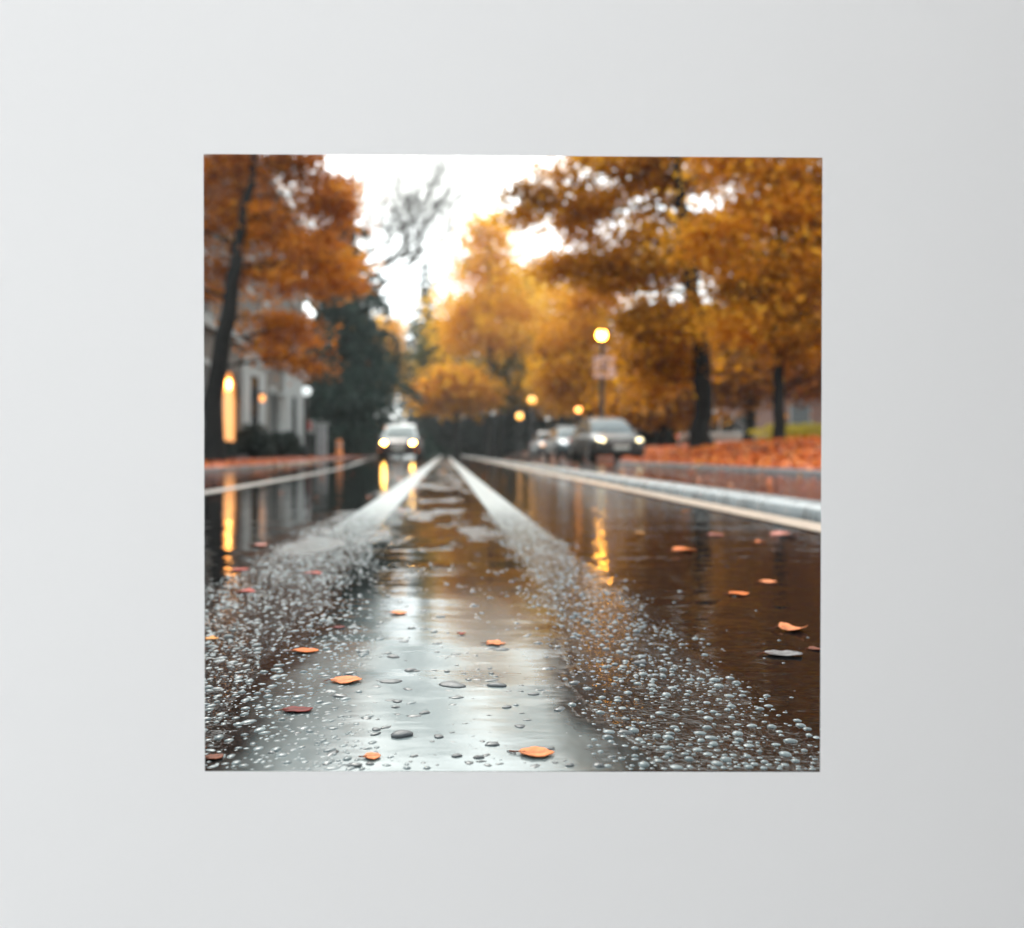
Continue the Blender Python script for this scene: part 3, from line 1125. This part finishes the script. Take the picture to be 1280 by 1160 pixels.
# hedges and bushes
def bush(name, label, cat, base, blobs, pal, leaf, n, group=None, seed=1, core=True):
    rg = np.random.default_rng(seed)
    root = thing(name, label, cat, base, 0, group)
    C, S = [], []
    wt = np.array([b_[4] for b_ in blobs], float)
    wt /= wt.sum()
    st = MB()
    for b_, w_ in zip(blobs, wt):
        k = int(n * w_)
        d = rg.normal(size=(k, 3))
        d /= np.linalg.norm(d, axis=1)[:, None]
        q = rg.random(k) ** .3 * (1 + .12 * np.sin(d[:, 0] * 7 + d[:, 2] * 5))
        c = d * q[:, None] * np.array(b_[1:4]) + np.array(Vector(b_[0]) - Vector(base))
        c[:, 2] = np.maximum(c[:, 2], .02)
        C.append(c)
        S.append(np.clip(b_[5] + rg.normal(0, .2, k), 0, 1))
        o_ = Vector(b_[0]) - Vector(base)
        for _ in range(5):
            e = o_ + Vector((rg.uniform(-.6, .6) * b_[1], rg.uniform(-.6, .6) * b_[2], rg.uniform(0, .6) * b_[3]))
            st.tube([(0, 0, -.05), o_.lerp(e, .4), e], [.03, .02, .01], 4, False)
    if cat != 'hedge':
        st.build('stem', M_bark, root)
    quads('foliage', leaf_quads(np.concatenate(C), leaf, .3, .6), PAL[pal], np.concatenate(S), root)
    return root


def el(x, y, z, rx, ry, rz, w_=1, t=.5):
    return (Vector((x, y, z)), rx, ry, rz, w_, t)


bush('round_bush', 'round dark green bush under the white house bay', 'bush', (-7.0, 32, .12), [el(-7.0, 32, .75, .62, .62, .62, 3), el(-6.9, 32.4, .4, .7, .7, .4, 1)], 'dark', .09, 5000, 'clipped bushes before the pale house', 1)
bush('round_bush', 'smaller dark bush farther along the house, left of the street sign', 'bush', (-7.1, 38.5, .12), [el(-7.1, 38.5, .7, .75, .9, .55, 3)], 'dark', .1, 4000, 'clipped bushes before the pale house', 2)
# a clipped hedge: even rounded box of leaves with ragged top
n = 16000
t_ = RNG.random(n)
y = 22 + 40 * t_ ** 1.1
x = -7.55 + RNG.uniform(-.35, .35, n)
z = .12 + .5 * RNG.random(n) ** .6 + .06 * np.sin(y * 2.1) + .04 * np.sin(y * 5.3)
hr = thing('clipped_hedge', 'low dark clipped hedge running along the left pavement', 'hedge', (-7.55, 40, .12))
quads('foliage', leaf_quads(np.stack([x + 7.55, y - 40, z - .12], 1), .11, .3, .6), PAL['dark'], np.clip(RNG.normal(.45, .2, n), 0, 1), hr)
for i, (px, y, wp, hp, label) in enumerate([
    (548, 109, 22, 46, 'dark evergreen shrub at the left end of the far row'),
    (584, 111, 30, 60, 'broad dark evergreen shrub under the low orange tree'),
    (616, 108, 26, 54, 'dark evergreen shrub in the middle of the far row'),
    (652, 106, 30, 60, 'dark evergreen shrub under the two small lit lamps'),
    (682, 98, 24, 46, 'dark shrub behind the last parked car'),
    (716, 92, 30, 50, 'dark shrub behind the middle parked car'),
    (752, 80, 30, 60, 'dark shrub behind the post of the lit lamp'),
    (812, 52, 34, 66, 'dark evergreen shrub behind the front parked car'),
    (850, 50, 26, 58, 'dark shrub left of the thick trunk'),
    (945, 62, 40, 50, 'dark shrub between the two right trunks'),
    (1010, 60, 46, 60, 'dark shrub before the brown building'),
    (395, 58, 30, 44, 'dark shrub at the foot of the tall spruce'),
    (440, 74, 26, 42, 'dark shrub left of the oncoming car'),
    (418, 66, 24, 50, 'dark shrub beside the orange post'),
    (466, 96, 16, 24, 'small dark shrub behind the left headlight of the oncoming car'),
    (532, 104, 12, 30, 'narrow dark shrub right of the oncoming car'),
]):
    b0 = foot(px, y, .12)
    rx, rz = wp * y / F, hp * y / F / 2
    bush('evergreen_shrub', label, 'shrub', b0, [el(b0.x, y, .1 + rz * .95, rx, rx, rz, 3, .45), el(b0.x - rx * .5, y, .1 + rz * .5, rx * .7, rx * .7, rz * .6, 1, .4), el(b0.x + rx * .5, y, .1 + rz * .6, rx * .7, rx * .7, rz * .7, 1, .5)],
         'dark', .5, 5200, 'dark shrubs closing the background', 60 + i)
bush('yellow_hedge', 'long yellow hedge behind the leafy bank at the right edge', 'hedge', foot(1010, 34, .45),
     [el(*foot(985, 34, 1.0), 1.5, .6, .42, 1, .5), el(*foot(1030, 34, 1.0), 1.6, .6, .45, 1, .5), el(*foot(1080, 34, 1.0), 1.6, .6, .45, 1, .5)], 'yellow', .1, 7000, None, 90)

# ------------------------------------------------------------------ pale house on the left
M_stucco = varied('grey_stucco', (.12, .10, .088), (.165, .145, .125), .8, .85, .004)
M_trim = varied('white_trim', (.30, .315, .31), (.37, .385, .38), 1.5, .6)
M_dark = mat('dark_window_glass', (.015, .02, .025), .08, spec=.6)
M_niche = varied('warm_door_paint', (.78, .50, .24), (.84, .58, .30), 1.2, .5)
M_doorlamp = mat('door_lamp', (1, .7, .3), .4, emit=(1, .42, .09), estr=14)
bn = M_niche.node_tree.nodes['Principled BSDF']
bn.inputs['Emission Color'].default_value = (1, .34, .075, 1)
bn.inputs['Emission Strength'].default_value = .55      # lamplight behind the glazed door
M_warm = mat('lantern_glass', (.9, .6, .3), .4, emit=(1, .32, .06), estr=1.2)
M_slate = varied('slate_roof', (.06, .06, .065), (.1, .1, .11), 2, .5, .01)
M_iron = mat('black_iron', (.012, .012, .014), .4, spec=.5)
XF = -8.0
house = thing('townhouse', 'tall pale grey house with white arched bays and a glowing doorway', 'house', (XF, 37, .1))


def hx(mb, x0, x1, y0, y1, z0, z1):
    mb.box(x0 - XF, x1 - XF, y0 - 37, y1 - 37, z0 - .1, z1 - .1)


# facade wall with real openings along y
ops = [(31.3, 33.8, .45, 3.4, 'door')]
for k, y0 in enumerate((26.2, 28.7)):
    ops.append((y0, y0 + 1.1, 1.2, 3.3, 'win'))
for z0 in (4.9, 8.2):
    for y0 in (25.8, 28.6, 31.9, 35.4, 38.6, 42, 45.6):
        ops.append((y0, y0 + 1.15, z0, z0 + 2.0, 'win'))
ops.append((40.2, 41.3, 1.2, 3.2, 'win'))
ycuts = sorted({24., 50.} | {o[0] for o in ops} | {o[1] for o in ops})
zcuts = sorted({0., 12.2} | {o[2] for o in ops} | {o[3] for o in ops})
wall = MB()
for a, c in zip(ycuts, ycuts[1:]):
    for d, e in zip(zcuts, zcuts[1:]):
        ym, zm = (a + c) / 2, (d + e) / 2
        if not any(o[0] < ym < o[1] and o[2] < zm < o[3] for o in ops):
            wall.add([(0, a - 37, d - .1), (0, c - 37, d - .1), (0, c - 37, e - .1), (0, a - 37, e - .1)], [(0, 1, 2, 3)])
hx(wall, XF - 9, XF - .35, 24, 50, 0, 12.2)
for yv in (24., 50.):
    wall.add([(0, yv - 37, -.1), (-.35, yv - 37, -.1), (-.35, yv - 37, 12.1), (0, yv - 37, 12.1)], [(0, 1, 2, 3)])
wall.build('wall', M_stucco, house)
for y0, y1, z0, z1, kd in ops:
    if kd == 'win':
        f = MB()
        for (a, c, d, e) in ((y0 - .1, y0 + .06, z0 - .02, z1 + .1), (y1 - .06, y1 + .1, z0 - .02, z1 + .1), (y0 + .06, y1 - .06, z1 - .06, z1 + .14), ((y0 + y1) / 2 - .03, (y0 + y1) / 2 + .03, z0, z1 - .06)):
            hx(f, XF - .1, XF + .05, a, c, d, e)
        hx(f, XF - .1, XF + .14, y0 - .16, y1 + .16, z0 - .12, z0 - .02)
        fo = f.build('window', M_trim, house)
        g = MB()
        hx(g, XF - .16, XF - .13, y0, y1, z0, z1)
        g.build('pane', M_dark, fo)


def arch_block(mb, x0, x1, y0, y1, z0, zs, n=12):
    """solid with a half round top"""
    c, r = (y0 + y1) / 2, (y1 - y0) / 2
    prof = [(y0, z0), (y1, z0)] + [(c + r * math.cos(math.pi * k / n), zs + r * 1.0 * math.sin(math.pi * k / n)) for k in range(n + 1)]
    m_ = len(prof)
    v = [(x0 - XF, a - 37, z - .1) for a, z in prof] + [(x1 - XF, a - 37, z - .1) for a, z in prof]
    f = [tuple(range(m_)), tuple(range(2 * m_ - 1, m_ - 1, -1))] + [(k, k + m_, (k + 1) % m_ + m_, (k + 1) % m_) for k in range(m_)]
    mb.add(v, f)


# glowing doorway with a round head
d = MB()
hx(d, XF - .12, XF - .07, 31.3, 33.8, .4, 3.5)
dw = d.build('doorway', M_niche, house)
d = MB()
n = 16
top = [(31.35 + 2.4 * k / n) for k in range(n + 1)]
rows = [[(.004, 32.55 + 1.22 * math.cos(math.pi * (1 - k / n)) - 37, 2.2 + 1.1 * math.sin(math.pi * (1 - k / n)) - .1) for k in range(n + 1)],
        [(.004, 32.55 + 1.30 * (2 * k / n - 1) - 37, 3.45 - .1) for k in range(n + 1)]]
d.grid(rows, False)
d.build('spandrel', M_stucco, dw)
d = MB()
d.ellipsoid((.02, 32.55 - 37, 2.72), (.08, .1, .2), 12, 8)
d.build('hanging_lamp', M_doorlamp, dw)
s_ = MB()
n = 16
rows = []
for k in range(n + 1):
    a = math.pi * k / n
    rows.append([(.0, 32.55 - 37 + r_ * math.cos(a), 2.2 - .1 + r_ * .93 * math.sin(a)) for r_ in (1.2, 1.42)] + [(.12, 32.55 - 37 + r_ * math.cos(a), 2.2 - .1 + r_ * .93 * math.sin(a)) for r_ in (1.42, 1.2)])
s_.grid(rows, False)
hx(s_, XF - .02, XF + .12, 31.13, 31.35, .3, 2.4)
hx(s_, XF - .02, XF + .12, 33.75, 33.97, .3, 2.4)
s_.build('arch_trim', M_stucco, dw)
for k in range(2):
    s_ = MB()
    hx(s_, XF, XF + .9 - .4 * k, 31.0, 34.1, .08 + .14 * k, .22 + .14 * k)
    s_.build('step', M_kerb, house)
# white bays
for y0, y1, zt, w0, w1, wt_ in ((34.2, 38.6, 3.9, 35.6, 37.2, 3.45), (43.1, 48.9, 4.4, 45.2, 46.6, 3.2)):
    bb = MB()
    c = (y0 + y1) / 2
    hx(bb, XF, XF + .16, y0, w0, .1, zt)
    hx(bb, XF, XF + .16, w1, y1, .1, zt)
    hx(bb, XF, XF + .16, w0, w1, .1, .8)
    hx(bb, XF, XF + .16, w0, w1, wt_, zt)
    bay = bb.build('bay', M_trim, house)
    g = MB()
    hx(g, XF + .01, XF + .12, w0, w1, .8, wt_)
    g.build('window', M_dark, bay)
    g = MB()
    hx(g, XF - .01, XF + .26, y0 - .12, y1 + .12, zt, zt + .16)
    g.add([(.0, y0 - 37, zt + .06), (.0, y1 - 37, zt + .06), (.0, c - 37, zt + .06 + .5), (.2, y0 - 37, zt + .06), (.2, y1 - 37, zt + .06), (.2, c - 37, zt + .06 + .5)],
          [(0, 2, 1), (3, 4, 5), (0, 3, 5, 2), (1, 2, 5, 4)])
    g.build('pediment', M_trim, bay)
pl = MB()
pl.lathe([(.36, 0), (.36, .15), (.28, .2), (.25, 1.6), (.24, 2.7), (.34, 2.8), (.36, 2.95)], 16, .4, 3.6)
pl.build('column', M_trim, house)
cn_ = MB()
hx(cn_, XF - .1, XF + .25, 23.9, 50.1, 4.35 + .1, 4.6 + .1)
hx(cn_, XF - .1, XF + .4, 23.9, 50.1, 12.2, 12.6)
cn_.build('cornice', M_trim, house)
rf = MB()
rf.add([(.3, -13.2, 12.5), (.3, 13.2, 12.5), (-4.5, 11, 15.5), (-4.5, -11, 15.5), (-9.3, 13.2, 12.5), (-9.3, -13.2, 12.5)],
       [(0, 1, 2, 3), (2, 1, 4), (3, 2, 4, 5), (0, 3, 5)])
rf.build('roof', M_slate, house)
ln = thing('wall_lantern', 'small glowing orange lantern beside the arched doorway', 'lantern', (XF + .62, 35.1, 2.45))
lb = MB()
lb.box(-.14, .10, -.03, .03, .16, .2)
lb.lathe([(.1, .15), (.13, .14), (.02, .28)], 10, .1)
lb.build('bracket', M_iron, ln)
lb = MB()
lb.lathe([(.05, -.12), (.09, -.08), (.11, .1), (.09, .14)], 12, .1)
lb.build('glass', M_warm, ln)

# brown building at the far right
M_brick = varied('brown_brick', (.13, .075, .06), (.19, .11, .09), 3, .85, .004)
bk = thing('brick_building', 'brown brick building behind the trees at the right edge', 'building', (27, 56, .5))
mb = MB()
mb.box(-6, 12, 0, 12, -.6, 9)
mb.build('wall', M_brick, bk)
mb = MB()
mb.box(-6.3, 12.3, -.3, 12.3, 9, 9.4)
mb.build('roof', M_slate, bk)
for z0 in (1.2, 4.6):
    for x0 in (-5, -2.4, .2, 2.8):
        mb = MB()
        mb.box(x0 - .08, x0 + 1.28, -.08, -.003, z0 - .1, z0)
        mb.box(x0 - .08, x0, -.06, -.003, z0, z0 + 1.8)
        mb.box(x0 + 1.2, x0 + 1.28, -.06, -.003, z0, z0 + 1.8)
        mb.box(x0 - .08, x0 + 1.28, -.06, -.003, z0 + 1.8, z0 + 1.9)
        wo = mb.build('window', M_trim, bk)
        mb = MB()
        mb.box(x0, x0 + 1.2, -.03, -.004, z0, z0 + 1.8)
        mb.build('pane', M_dark, wo)

# ------------------------------------------------------------------ street lamps
M_glow = mat('lit_globe', (1, .8, .5), .4, emit=(1, .40, .035), estr=40)
M_glow_far = mat('lit_globe_far', (1, .8, .5), .4, emit=(1, .42, .06), estr=2.0)
M_dim = mat('dim_globe', (1, .7, .4), .4, emit=(1, .34, .07), estr=3.5)
M_opal = mat('opal_globe', (.80, .82, .82), .25, emit=(.9, 1, 1), estr=.45)


def lamp(label, p, globe, r=.22, group='globe street lamps'):
    root = thing('street_lamp', label, 'street lamp', (p[0], p[1], p[3]), 0, group)
    h_ = p[2] - p[3]
    mb = MB()
    mb.lathe([(.16, -.05), (.16, .2), (.11, .28), (.1, .8), (.09, .95), (.085, h_ * .6), (.075, h_ - r - .12), (.07, h_ - r - .1), (.1, h_ - r)], 14)
    mb.build('post', M_iron, root)
    mb = MB()
    mb.ellipsoid((0, 0, h_), (r, r, r), 18, 12)
    mb.build('globe', globe, root)
    mb = MB()
    mb.lathe([(r * .55, h_ + r * .84), (r * .5, h_ + r * .98), (.03, h_ + r * 1.12), (.02, h_ + r * 1.3)], 12)
    mb.build('cap', M_iron, root)
    return root


def LP(px, py, y, zb):
    p = W(px, py, y)
    return (p.x, p.y, p.z, zb)


lamp('brightly lit globe lamp on the post behind the front parked car, with the pink sign', LP(752, 419, 34, .4), M_glow, .185)
lamp('lit globe lamp over the far parked car, higher one of two', LP(665, 500, 62, .15), M_glow_far, .26)
lamp('lit globe lamp farther off, lower one of two', LP(649.5, 520, 68, .15), M_glow_far, .26)
lamp('dim orange globe lamp above the middle parked car', LP(723, 512, 45.5, .3), M_dim, .16)
lamp('pale white globe lamp in front of the tall dark spruce', LP(383, 489, 44, .12), M_opal, .24)
lamp('pale white globe lamp above the dark shrubs left of the oncoming car', LP(453, 512, 70, .12), M_opal, .27)
lamp('orange lamp left of the oncoming car, left one of the pair', LP(471, 533, 88, .1), M_dim, .32)
lamp('orange lamp left of the oncoming car, right one of the pair', LP(479, 533, 94, .1), M_dim, .32)

# square pink-white sign strapped to the lit lamp post
M_sign = varied('faded_sign', (.60, .37, .31), (.68, .44, .38), 5, .4)
M_mark = mat('faded_sign_print', (.16, .08, .075), .5)
sp = W(756, 458.5, 33.75)
sg = thing('street_sign', 'square faded pink sign with dark upright bars on the lit lamp post', 'sign', sp)
mb = MB()
pr = []
rr_, hw = .07, .42
for cx_, cy_, a0 in ((1, 1, 0), (-1, 1, 90), (-1, -1, 180), (1, -1, 270)):
    for k in range(5):
        a = math.radians(a0 + 22.5 * k)
        pr.append((cx_ * (hw - rr_) + rr_ * math.cos(a), cy_ * (hw - rr_) + rr_ * math.sin(a)))
m_ = len(pr)
mb.add([(x, -.01, z) for x, z in pr] + [(x, .01, z) for x, z in pr], [tuple(range(m_)), tuple(range(2 * m_ - 1, m_ - 1, -1))] + [(k, k + m_, (k + 1) % m_ + m_, (k + 1) % m_) for k in range(m_)])
mb.build('plate', M_sign, sg)
mb = MB()
mb.box(-.10, .0, -.014, -.0102, -.32, .32)
mb.box(.06, .13, -.014, -.0102, -.32, .32)
mb.box(-.27, -.22, -.014, -.0102, -.30, .30)
mb.build('printed_bars', M_mark, sg)
mb = MB()
mb.box(-.1, -.03, .0101, .25, .12, .16)
mb.box(-.1, -.03, .0101, .25, -.16, -.12)
mb.build('bracket', M_iron, sg)

# small street furniture far down the left pavement
M_orange = mat('orange_plastic', (.70, .20, .03), .5)
M_red = mat('red_enamel', (.5, .05, .03), .4)
M_greyp = varied('grey_paint', (.25, .26, .27), (.33, .34, .35), 3, .5)
p = foot(424, 46, .12)
o = thing('marker_post', 'short orange marker post on the left pavement', 'post', p)
mb = MB()
mb.lathe([(.28, 0), (.28, .06), (.17, .08), (.15, .75), (.13, .82), (.05, .86)], 14)
mb.build('body', M_orange, o)
mb = MB()
mb.lathe([(.172, .5), (.168, .62)], 14)
mb.build('band', M_trim, o)
p = foot(388, 47, .12)
o = thing('notice_sign', 'small red and white sign on a thin pole left of the grey pillar', 'sign', p)
mb = MB()
mb.lathe([(.04, -.05), (.04, 1.9)], 10)
mb.build('pole', M_iron, o)
mb = MB()
mb.box(-.2, .2, -.06, -.041, 1.2, 1.9)
mb.build('plate', M_trim, o, .02)
mb = MB()
mb.box(-.2, .05, -.066, -.0605, 1.4, 1.85)
mb.build('red_panel', M_red, o)
p = foot(402, 45, .12)
o = thing('gate_pillar', 'square grey pillar with a flat cap beside the left pavement', 'pillar', p)
mb = MB()
mb.box(-.25, .25, -.25, .25, -.05, 1.55)
mb.build('shaft', M_greyp, o, .02)
mb = MB()
mb.box(-.32, .32, -.32, .32, 1.551, 1.68)
mb.build('cap', M_trim, o, .02)

# ------------------------------------------------------------------ cars
M_tyre = mat('tyre_rubber', (.012, .012, .012), .7)
M_rim = mat('alloy_rim', (.35, .35, .36), .35, metal=.8)
M_glass = mat('car_glass', (.05, .075, .085), .05, spec=.8)
M_black = mat('black_trim', (.012, .012, .013), .4)
M_plate = mat('number_plate_white', (.6, .6, .55), .5)
M_mirror = mat('chrome', (.6, .6, .6), .15, metal=1.)
M_hl = mat('headlight_warm', (1, .9, .7), .2, emit=(1, .80, .40), estr=2.6)
M_hl_big = mat('headlight_bright', (1, .85, .6), .2, emit=(1, .50, .075), estr=45)
M_hl_dim = mat('headlight_pale', (.9, .95, 1), .2, emit=(.85, .95, 1), estr=.6)
M_hl_or = mat('indicator_orange', (1, .5, .2), .2, emit=(1, .45, .15), estr=.8)
M_amber = mat('amber_side_lamp', (1, .4, .1), .3, emit=(1, .20, .025), estr=3.0)
M_tail = mat('red_lamp', (.5, .03, .02), .3, emit=(1, .12, .03), estr=.6)


def car_paint(name, c, metal=.4, coat=.9):
    m = mat(name, c, .4, metal, coat=coat, spec=.3 if coat < .3 else .5)
    b = m.node_tree.nodes['Principled BSDF']
    bp = N(m, 'ShaderNodeBump')
    bp.inputs['Strength'].default_value = .25
    bp.inputs['Distance'].default_value = .004
    L(m, mapr(m, noise(m, 70, 2), .55, .7), bp.inputs['Height'])
    L(m, bp.outputs[0], b.inputs['Normal'])
    b.inputs['Coat Roughness'].default_value = .05
    return m


def car(label, loc, rz, paint_m, hl, hw=.9, roof=1.5, length=4.3, van=False, hl_r=(.19, .09), extra=None, group='cars parked along the right kerb', name='parked_car', roof_m=None, screen_m=None, fog_m=None):
    root = thing(name, label, 'car', loc, rz, group)
    Lh = length / 2
    s = hw / .9
    belt = .96 if not van else 1.02
    st_ = [(-Lh, .62, .34, .60), (-Lh + .06, .76, .25, .70), (-Lh + .22, .85, .21, .79), (-Lh + .6, .885, .2, .87), (-Lh + 1.1, .9, .2, belt - .02), (-.3, .905, .2, belt),
           (.6, .905, .2, belt + .01), (Lh - .5, .885, .22, belt), (Lh - .15, .84, .26, belt - .05), (Lh - .02, .76, .32, belt - .14), (Lh, .66, .42, belt - .3)]
    mb = MB()
    rows = []
    for y, h_, zl, zt in st_:
        h_ *= s
        half = [(h_ * .55, zl - .02), (h_ * .9, zl), (h_ * .99, zl + .12), (h_, zl + (zt - zl) * .5), (h_ * .985, zt - .16), (h_ * .93, zt - .05), (h_ * .82, zt), (h_ * .4, zt + .03)]
        ring = [(a, y, z) for a, z in half] + [(-a, y, z) for a, z in half[::-1]]
        rows.append(ring + [ring[0]])
    mb.grid(rows[::-1])
    mb.add([p_ for p_ in rows[0][:-1]], [tuple(range(16))])
    mb.add([p_ for p_ in rows[-1][:-1]], [tuple(range(15, -1, -1))])
    body = mb.build('body', paint_m, root)
    # greenhouse: painted pillars and roof skin round the glass
    yb0, yt0, yt1, yb1 = -Lh + 1.05, -Lh + 1.95, Lh - 1.0, Lh - .3
    wb, wt = .80 * s, .60 * s
    zb, zt = belt - .03, roof
    def gh(v, u):
        """u: -1..1 across, v along the centre profile"""
        prof = [(yb0, zb, wb), (yt0 - .12, zt - .1, wt + .03), (yt0 + .2, zt - .01, wt), ((yt0 + yt1) / 2, zt + .02, wt), (yt1 - .1, zt - .02, wt), (yt1 + .1, zt - .1, wt + .02), (yb1, zb, wb - .04)]
        y, z, ww = prof[v]
        return (u * ww, y, z + .03 * (1 - u * u) * (1 if 0 < v < 6 else 0))
    rf_ = MB()
    us = [-1, -.6, -.2, .2, .6, 1]
    rf_.grid([[gh(v, u) for u in us] for v in range(1, 6)])
    for v in (0, 5):                      # front and rear pillars
        for u0, u1 in ((-1, -.88), (.88, 1)):
            rf_.add([gh(v, u0), gh(v, u1), gh(v + 1, u1), gh(v + 1, u0)], [(0, 1, 2, 3)])
    for sg_ in (-1, 1):
        for ya, yc in ((-.02, .1),):      # door pillar
            rf_.add([(sg_ * (wb + .004), ya, zb), (sg_ * (wb + .004), yc, zb), (sg_ * (wt + .012), yc, zt - .06), (sg_ * (wt + .012), ya, zt - .06)], [(0, 1, 2, 3)])
        rf_.add([(sg_ * wt, yt0 - .1, zt - .08), (sg_ * wt, yt1 + .1, zt - .08), (sg_ * wt * .97, yt1, zt + .0), (sg_ * wt * .97, yt0, zt + .0)], [(0, 1, 2, 3)])
    rf_.build('roof', roof_m or paint_m, root)
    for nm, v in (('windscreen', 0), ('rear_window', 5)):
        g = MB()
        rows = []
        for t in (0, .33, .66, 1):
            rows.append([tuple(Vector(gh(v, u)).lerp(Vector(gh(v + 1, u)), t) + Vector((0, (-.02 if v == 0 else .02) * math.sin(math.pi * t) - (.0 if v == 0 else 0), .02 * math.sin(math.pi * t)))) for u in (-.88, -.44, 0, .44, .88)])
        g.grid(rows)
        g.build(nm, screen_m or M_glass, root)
    for sg_ in (-1, 1):
        for ya, yc, yd, ye in ((yb0 + .12, -.03, -.03, yt0 - .02), (.11, yb1 - .1, yt1 + .05, .11)):
            g = MB()
            xb, xt = sg_ * (wb + .001), sg_ * (wt + .012)
            g.add([(xb, ya, zb + .02), (xb, yc, zb + .02), (xt, yd, zt - .1), (xt, ye, zt - .1)], [(0, 1, 2, 3)])
            g.build('side_window', M_glass, root)
        # mirrors
        g = MB()
        g.ellipsoid((sg_ * (hw + .08), yb0 + .42, belt + .07), (.10, .07, .075), 12, 8)
        mo = g.build('wing_mirror', paint_m, root)
        g = MB()
        g.box(sg_ * (hw + .02) - .06, sg_ * (hw + .02) + .02, yb0 + .40, yb0 + .45, belt - .01, belt + .05)
        g.build('mirror_arm', M_black, mo)
        # headlamps: swept ellipsoids let into the nose
        g = MB()
        g.ellipsoid((0, 0, 0), (hl_r[0], .09, hl_r[1]), 16, 10)
        v2 = []
        for x, y, z in g.v:
            v2.append((sg_ * .60 * s + x, -Lh + .12 + y + max(0, sg_ * x) * .55, .67 + z + sg_ * x * .22))
        g.v = v2
        ho = g.build('headlight', hl, root)
        g = MB()
        g.ellipsoid((sg_ * .72 * s, -Lh + .13, .40), (.09, .05, .045), 10, 6)
        g.build('fog_light', fog_m or M_mirror, root)
        g = MB()
        g.box(sg_ * .7 * s - .12, sg_ * .7 * s + .12, Lh - .1, Lh - .01, .68, .82)
        g.build('tail_light', M_tail, root)
        g = MB()
        g.add([(sg_ * (hw + .012), .28, belt - .2), (sg_ * (hw + .012), .46, belt - .2), (sg_ * (hw + .012), .46, belt - .17), (sg_ * (hw + .012), .28, belt - .17)], [(0, 1, 2, 3)])
        g.build('door_handle', M_mirror, root)
        for yw in (-Lh + .82, Lh - .8):
            a = MB()
            prof = []
            for k in range(20):
                t = 2 * math.pi * k / 20
                prof.append((.37 * math.cos(t), .37 * math.sin(t)))
            xo = sg_ * (hw + .006)
            a.add([(xo, yw + p_, .33 + q_) for p_, q_ in prof] + [(xo - sg_ * .2, yw + p_, .33 + q_) for p_, q_ in prof], [tuple(range(20))] + [(k, (k + 1) % 20, 20 + (k + 1) % 20, 20 + k) for k in range(20)])
            a.build('wheel_arch', M_black, root)
            wl = MB()
            n_ = 20
            rings = []
            for r_, xx in ((.2, .0), (.31, .0), (.325, -.02), (.325, -.18), (.3, -.2)):
                rings.append([(sg_ * (hw + .02 + xx), yw + r_ * math.cos(2 * math.pi * k / n_), .325 + r_ * math.sin(2 * math.pi * k / n_)) for k in range(n_ + 1)])
            wl.grid(rings)
            wo = wl.build('wheel', M_tyre, root)
            ri = MB()
            for k in range(5):
                t = 2 * math.pi * k / 5
                c_, s2 = math.cos(t), math.sin(t)
                pts = [(-.03, .03), (.03, .03), (.045, .2), (-.045, .2)]
                ri.add([(sg_ * (hw + .022), yw + a_ * c_ - b_ * s2, .325 + a_ * s2 + b_ * c_) for a_, b_ in pts], [(0, 1, 2, 3)])
            ri.add([(sg_ * (hw + .024), yw + .06 * math.cos(2 * math.pi * k / 10), .325 + .06 * math.sin(2 * math.pi * k / 10)) for k in range(10)], [tuple(range(10))])
            ri.build('rim', M_rim, wo)
    g = MB()
    g.box(-.36 * s, .36 * s, -Lh - .012, -Lh + .1, .56, .69)
    gr = g.build('grille', M_black, root, .015)
    g = MB()
    for k in range(3):
        g.box(-.34 * s, .34 * s, -Lh - .022, -Lh - .013, .585 + .035 * k, .595 + .035 * k)
    g.build('grille_bar', M_mirror, gr)
    g = MB()
    g.box(-.62 * s, .62 * s, -Lh - .03, -Lh + .12, .26, .40)
    g.build('bumper', M_black, root, .03)
    g = MB()
    g.box(-.26, .26, -Lh - .045, -Lh - .031, .41, .52)
    g.build('number_plate', M_plate, root, .006)
    for xw in (-.05, -.5):
        g = MB()
        a_, c_ = Vector((xw, yb0 + .02, zb + .05)), Vector((xw + .45, yb0 + .34, zb + .27))
        g.tube([a_ + Vector((0, -.05, .02)), c_ + Vector((0, -.06, .04))], [.012, .008], 5)
        g.build('wiper', M_black, root)
    if extra:
        extra(root, Lh, s)
    return root


P_grey = car_paint('dark_grey_car_paint', (.022, .021, .02), .0, .25)
P_teal = car_paint('pale_blue_car_paint', (.06, .085, .095), .1, .4)
P_silver = car_paint('silver_car_paint', (.13, .135, .145), .2, .4)
P_pale = car_paint('pale_grey_car_paint', (.42, .45, .45), .2)
P_maroon = car_paint('dark_maroon_car_paint', (.05, .022, .018), .0, .1)
M_sheen_glass = mat('painted_sheen_windscreen', (.19, .23, .23), .25, spec=.6)  # pale base colour stands in for sky reflected in the screens
P_white = car_paint('white_car_paint', (.62, .66, .66), .1)
car('dark grey car with both headlights on, front of the parked row', (5.70, 31.3, 0), math.radians(4), P_grey, M_hl, .92, 1.52)
car('pale blue grey car parked between the front car and the silver one', (5.75, 40.5, 0), math.radians(3), P_teal, M_hl_dim, .9, 1.50)
car('silver car with a warm lamp, last of the parked row', (5.95, 50.5, 0), math.radians(2), P_silver, M_hl_or, .9, 1.5)
car('car driving towards the viewer, pale on top with glaring warm headlights', (-2.05, 41.5, 0), math.radians(-1), P_maroon, M_hl_big, .95, 1.62, 4.4, hl_r=(.14, .13), group=None, name='oncoming_car', roof_m=P_pale, screen_m=M_sheen_glass, fog_m=M_amber)
car('white van like car half hidden between the two right trunks', (14.9, 47, .42), math.radians(60), P_white, M_hl_dim, .95, 1.9, 4.6, group=None, name='parked_car')
